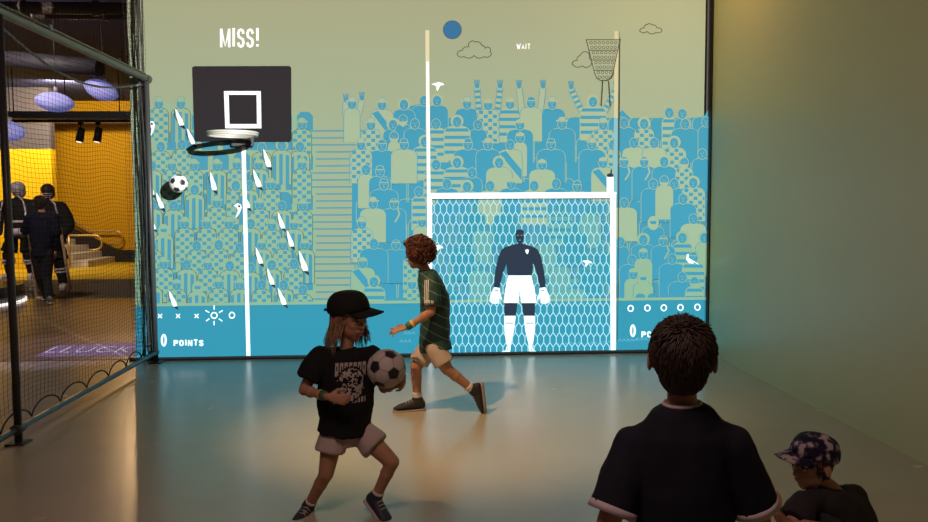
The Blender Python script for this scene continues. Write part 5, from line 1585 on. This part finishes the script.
# ---------- two ice hockey figures on show in the hall
def hockey(px, head_y, foot_y, Y, label, stick, foot_z):
    c = lambda x, y, dy=0.0: P(px+x, y, Y+dy)
    s_ = Y/F_PX
    top = c(0, head_y).z
    Ht = top-foot_z
    bx = c(0, head_y).x
    z = lambda t: foot_z+Ht*t
    kx = Ht/1.95
    v = lambda x, t, dy=0.0: V((bx+x*kx, Y+dy, z(t)))
    fh = n_(V((0.25, -1, 0)))
    J = dict(pel=v(0, 0.50), chest=v(0, 0.70), neck=v(0, 0.855), head=v(0.0, 0.93), f=fh, u=V((0, 0, 1)),
             shL=v(0.26, 0.80), elL=v(0.38, 0.62, -0.05), wrL=v(0.28, 0.50, -0.22), shR=v(-0.26, 0.80), elR=v(-0.38, 0.62, -0.05), wrR=v(-0.28, 0.50, -0.22),
             hipL=v(0.13, 0.48), hipR=v(-0.13, 0.48), knL=v(0.2, 0.27, -0.06), knR=v(-0.2, 0.27, -0.06), anL=v(0.22, 0.065), anR=v(-0.22, 0.065), toeL=v(0.28, 0.03, -0.22), toeR=v(-0.28, 0.03, -0.22))
    # mirrored naming keeps right = facing right
    for q in ('sh', 'el', 'wr', 'hip', 'kn', 'an', 'toe'): J[q+'L'], J[q+'R'] = J[q+'R'], J[q+'L']
    Fg = Fig('hockey_figure', label, J, 0.24, 1.35*kx, mat('figure_dark', (0.07, 0.05, 0.045), rough=0.6), voxel=0.016, category='figure', base=V((bx, Y, foot_z)),
             hands={q: dict(d=V((0, -0.7, -0.4)), pn=V((0.8 if q == 'L' else -0.8, 0, -0.2)), th=V((0, 0, 1)), curl=(0.8,)*4, L=0.2) for q in 'LR'})
    JB = mat('hockey_black', (0.016, 0.014, 0.014), rough=0.8)
    JW = mat('hockey_white', (0.85, 0.76, 0.78), rough=0.8)
    Fg.shirt(JB, hem=-0.08, slv=1.0, fit=1.5, sleeve_r=0.085, vox=0.018, amp=0.012, seed=30, name='jersey')
    for q in 'LR':
        bm = bmesh.new(); cap(bm, J['el'+q], J['el'+q].lerp(J['wr'+q], 0.95), 0.11*kx, 0.085*kx)
        obj('sleeve', fuse(bm, 0.018, 1), JB, Fg.sh)
    for t0, t1, f0 in ((0.475, 0.545, 1.03), (0.60, 0.625, 1.01)):
        bm = bmesh.new(); rr = Fg.rings[1]
        loft(bm, [(v(0, t0), V((0.275*kx*f0, 0, 0)), V((0, 0.205*kx*f0, 0))), (v(0, t1), V((0.275*kx*f0, 0, 0)), V((0, 0.205*kx*f0, 0)))], n=28)
        obj('jersey_stripe', bm, JW, Fg.sh)
    for sg in (-1, 1):
        bm = bmesh.new()
        tube(bm, [v(sg*0.10, 0.87, -0.13), v(sg*0.20, 0.82, -0.16), v(sg*0.245, 0.72, -0.18), v(sg*0.25, 0.62, -0.19)], 0.014, n=6)
        obj('piping', bm, JW, Fg.sh)
    Fg.shorts(JB, 0.85, 0.85, r=0.115, vox=0.018, seed=31, name='padded_shorts')
    for q in 'LR':
        bm = bmesh.new(); cap(bm, J['kn'+q], J['kn'+q].lerp(J['an'+q], 0.85), 0.115*kx, 0.085*kx)
        so = obj('sock', fuse(bm, 0.018, 1), JB, Fg.root)
        d = n_(J['an'+q]-J['kn'+q]); x, y = frame_of(d)
        for t in (0.22, 0.36):
            bm = bmesh.new(); cc = J['kn'+q].lerp(J['an'+q], t); loft(bm, [(cc, x*0.122*kx, y*0.122*kx), (cc+d*0.03, x*0.12*kx, y*0.12*kx)], n=20); obj('sock_stripe', bm, JW, so)
        Fg.shoe(q, JW if q == 'L' else JW, JW, None, toe_dir=J['toe'+q]-V((J['an'+q].x, J['an'+q].y, J['toe'+q].z)), up=V((0, 0, 1)), L=0.30, vox=0.014)
    bm = bmesh.new()
    hd = J['head']
    ell(bm, hd+V((0, 0.02, 0.05)), (0.115, 0.14, 0.115), seg=20); ell(bm, hd+V((0, 0.06, -0.03)), (0.112, 0.09, 0.10), seg=16)
    obj('helmet', fuse(bm, 0.012, 1), mat('helmet_white', (0.55, 0.52, 0.56), rough=0.4) if stick else mat('helmet_dark', (0.05, 0.035, 0.035), rough=0.5), Fg.root)
    bm = bmesh.new()
    for i in range(3): tube(bm, [hd+V((0.10*math.cos(a), -0.13*math.sin(a), -0.02-0.035*i)) for a in [PI*k/10 for k in range(11)]], 0.006, n=5)
    obj('face_cage', bm, JW, Fg.root)
    wood = mat('stick_wood', (0.62, 0.42, 0.24), rough=0.6)
    stx = thing('hockey_stick', 'pale wooden hockey stick held by the '+('left' if stick else 'right')+' hockey figure', 'hockey stick', (v(0.45, 0.0).x, Y-0.3, 0), 'hockey sticks')
    bm = bmesh.new(); foot = v(0.52, 0.0, -0.40); foot.z = 0.035
    tube(bm, [v(0.32, 0.60, -0.26), foot], 0.026, n=6); obj('shaft', bm, wood, stx)
    bm = bmesh.new(); tube(bm, [foot, foot+V((0.06, -0.04, 0)), foot+V((0.24, -0.08, 0))], 0.032, n=6); obj('blade', bm, wood, stx)
    return Fg
hockey(17, 184, 290, 13.9, 'hockey figure in black and white jersey and white helmet, leftmost in the hall', True, 0.30)
hockey(47, 185, 282, 14.9, 'hockey figure in black jersey and dark helmet behind the man in navy', False, 0.006)
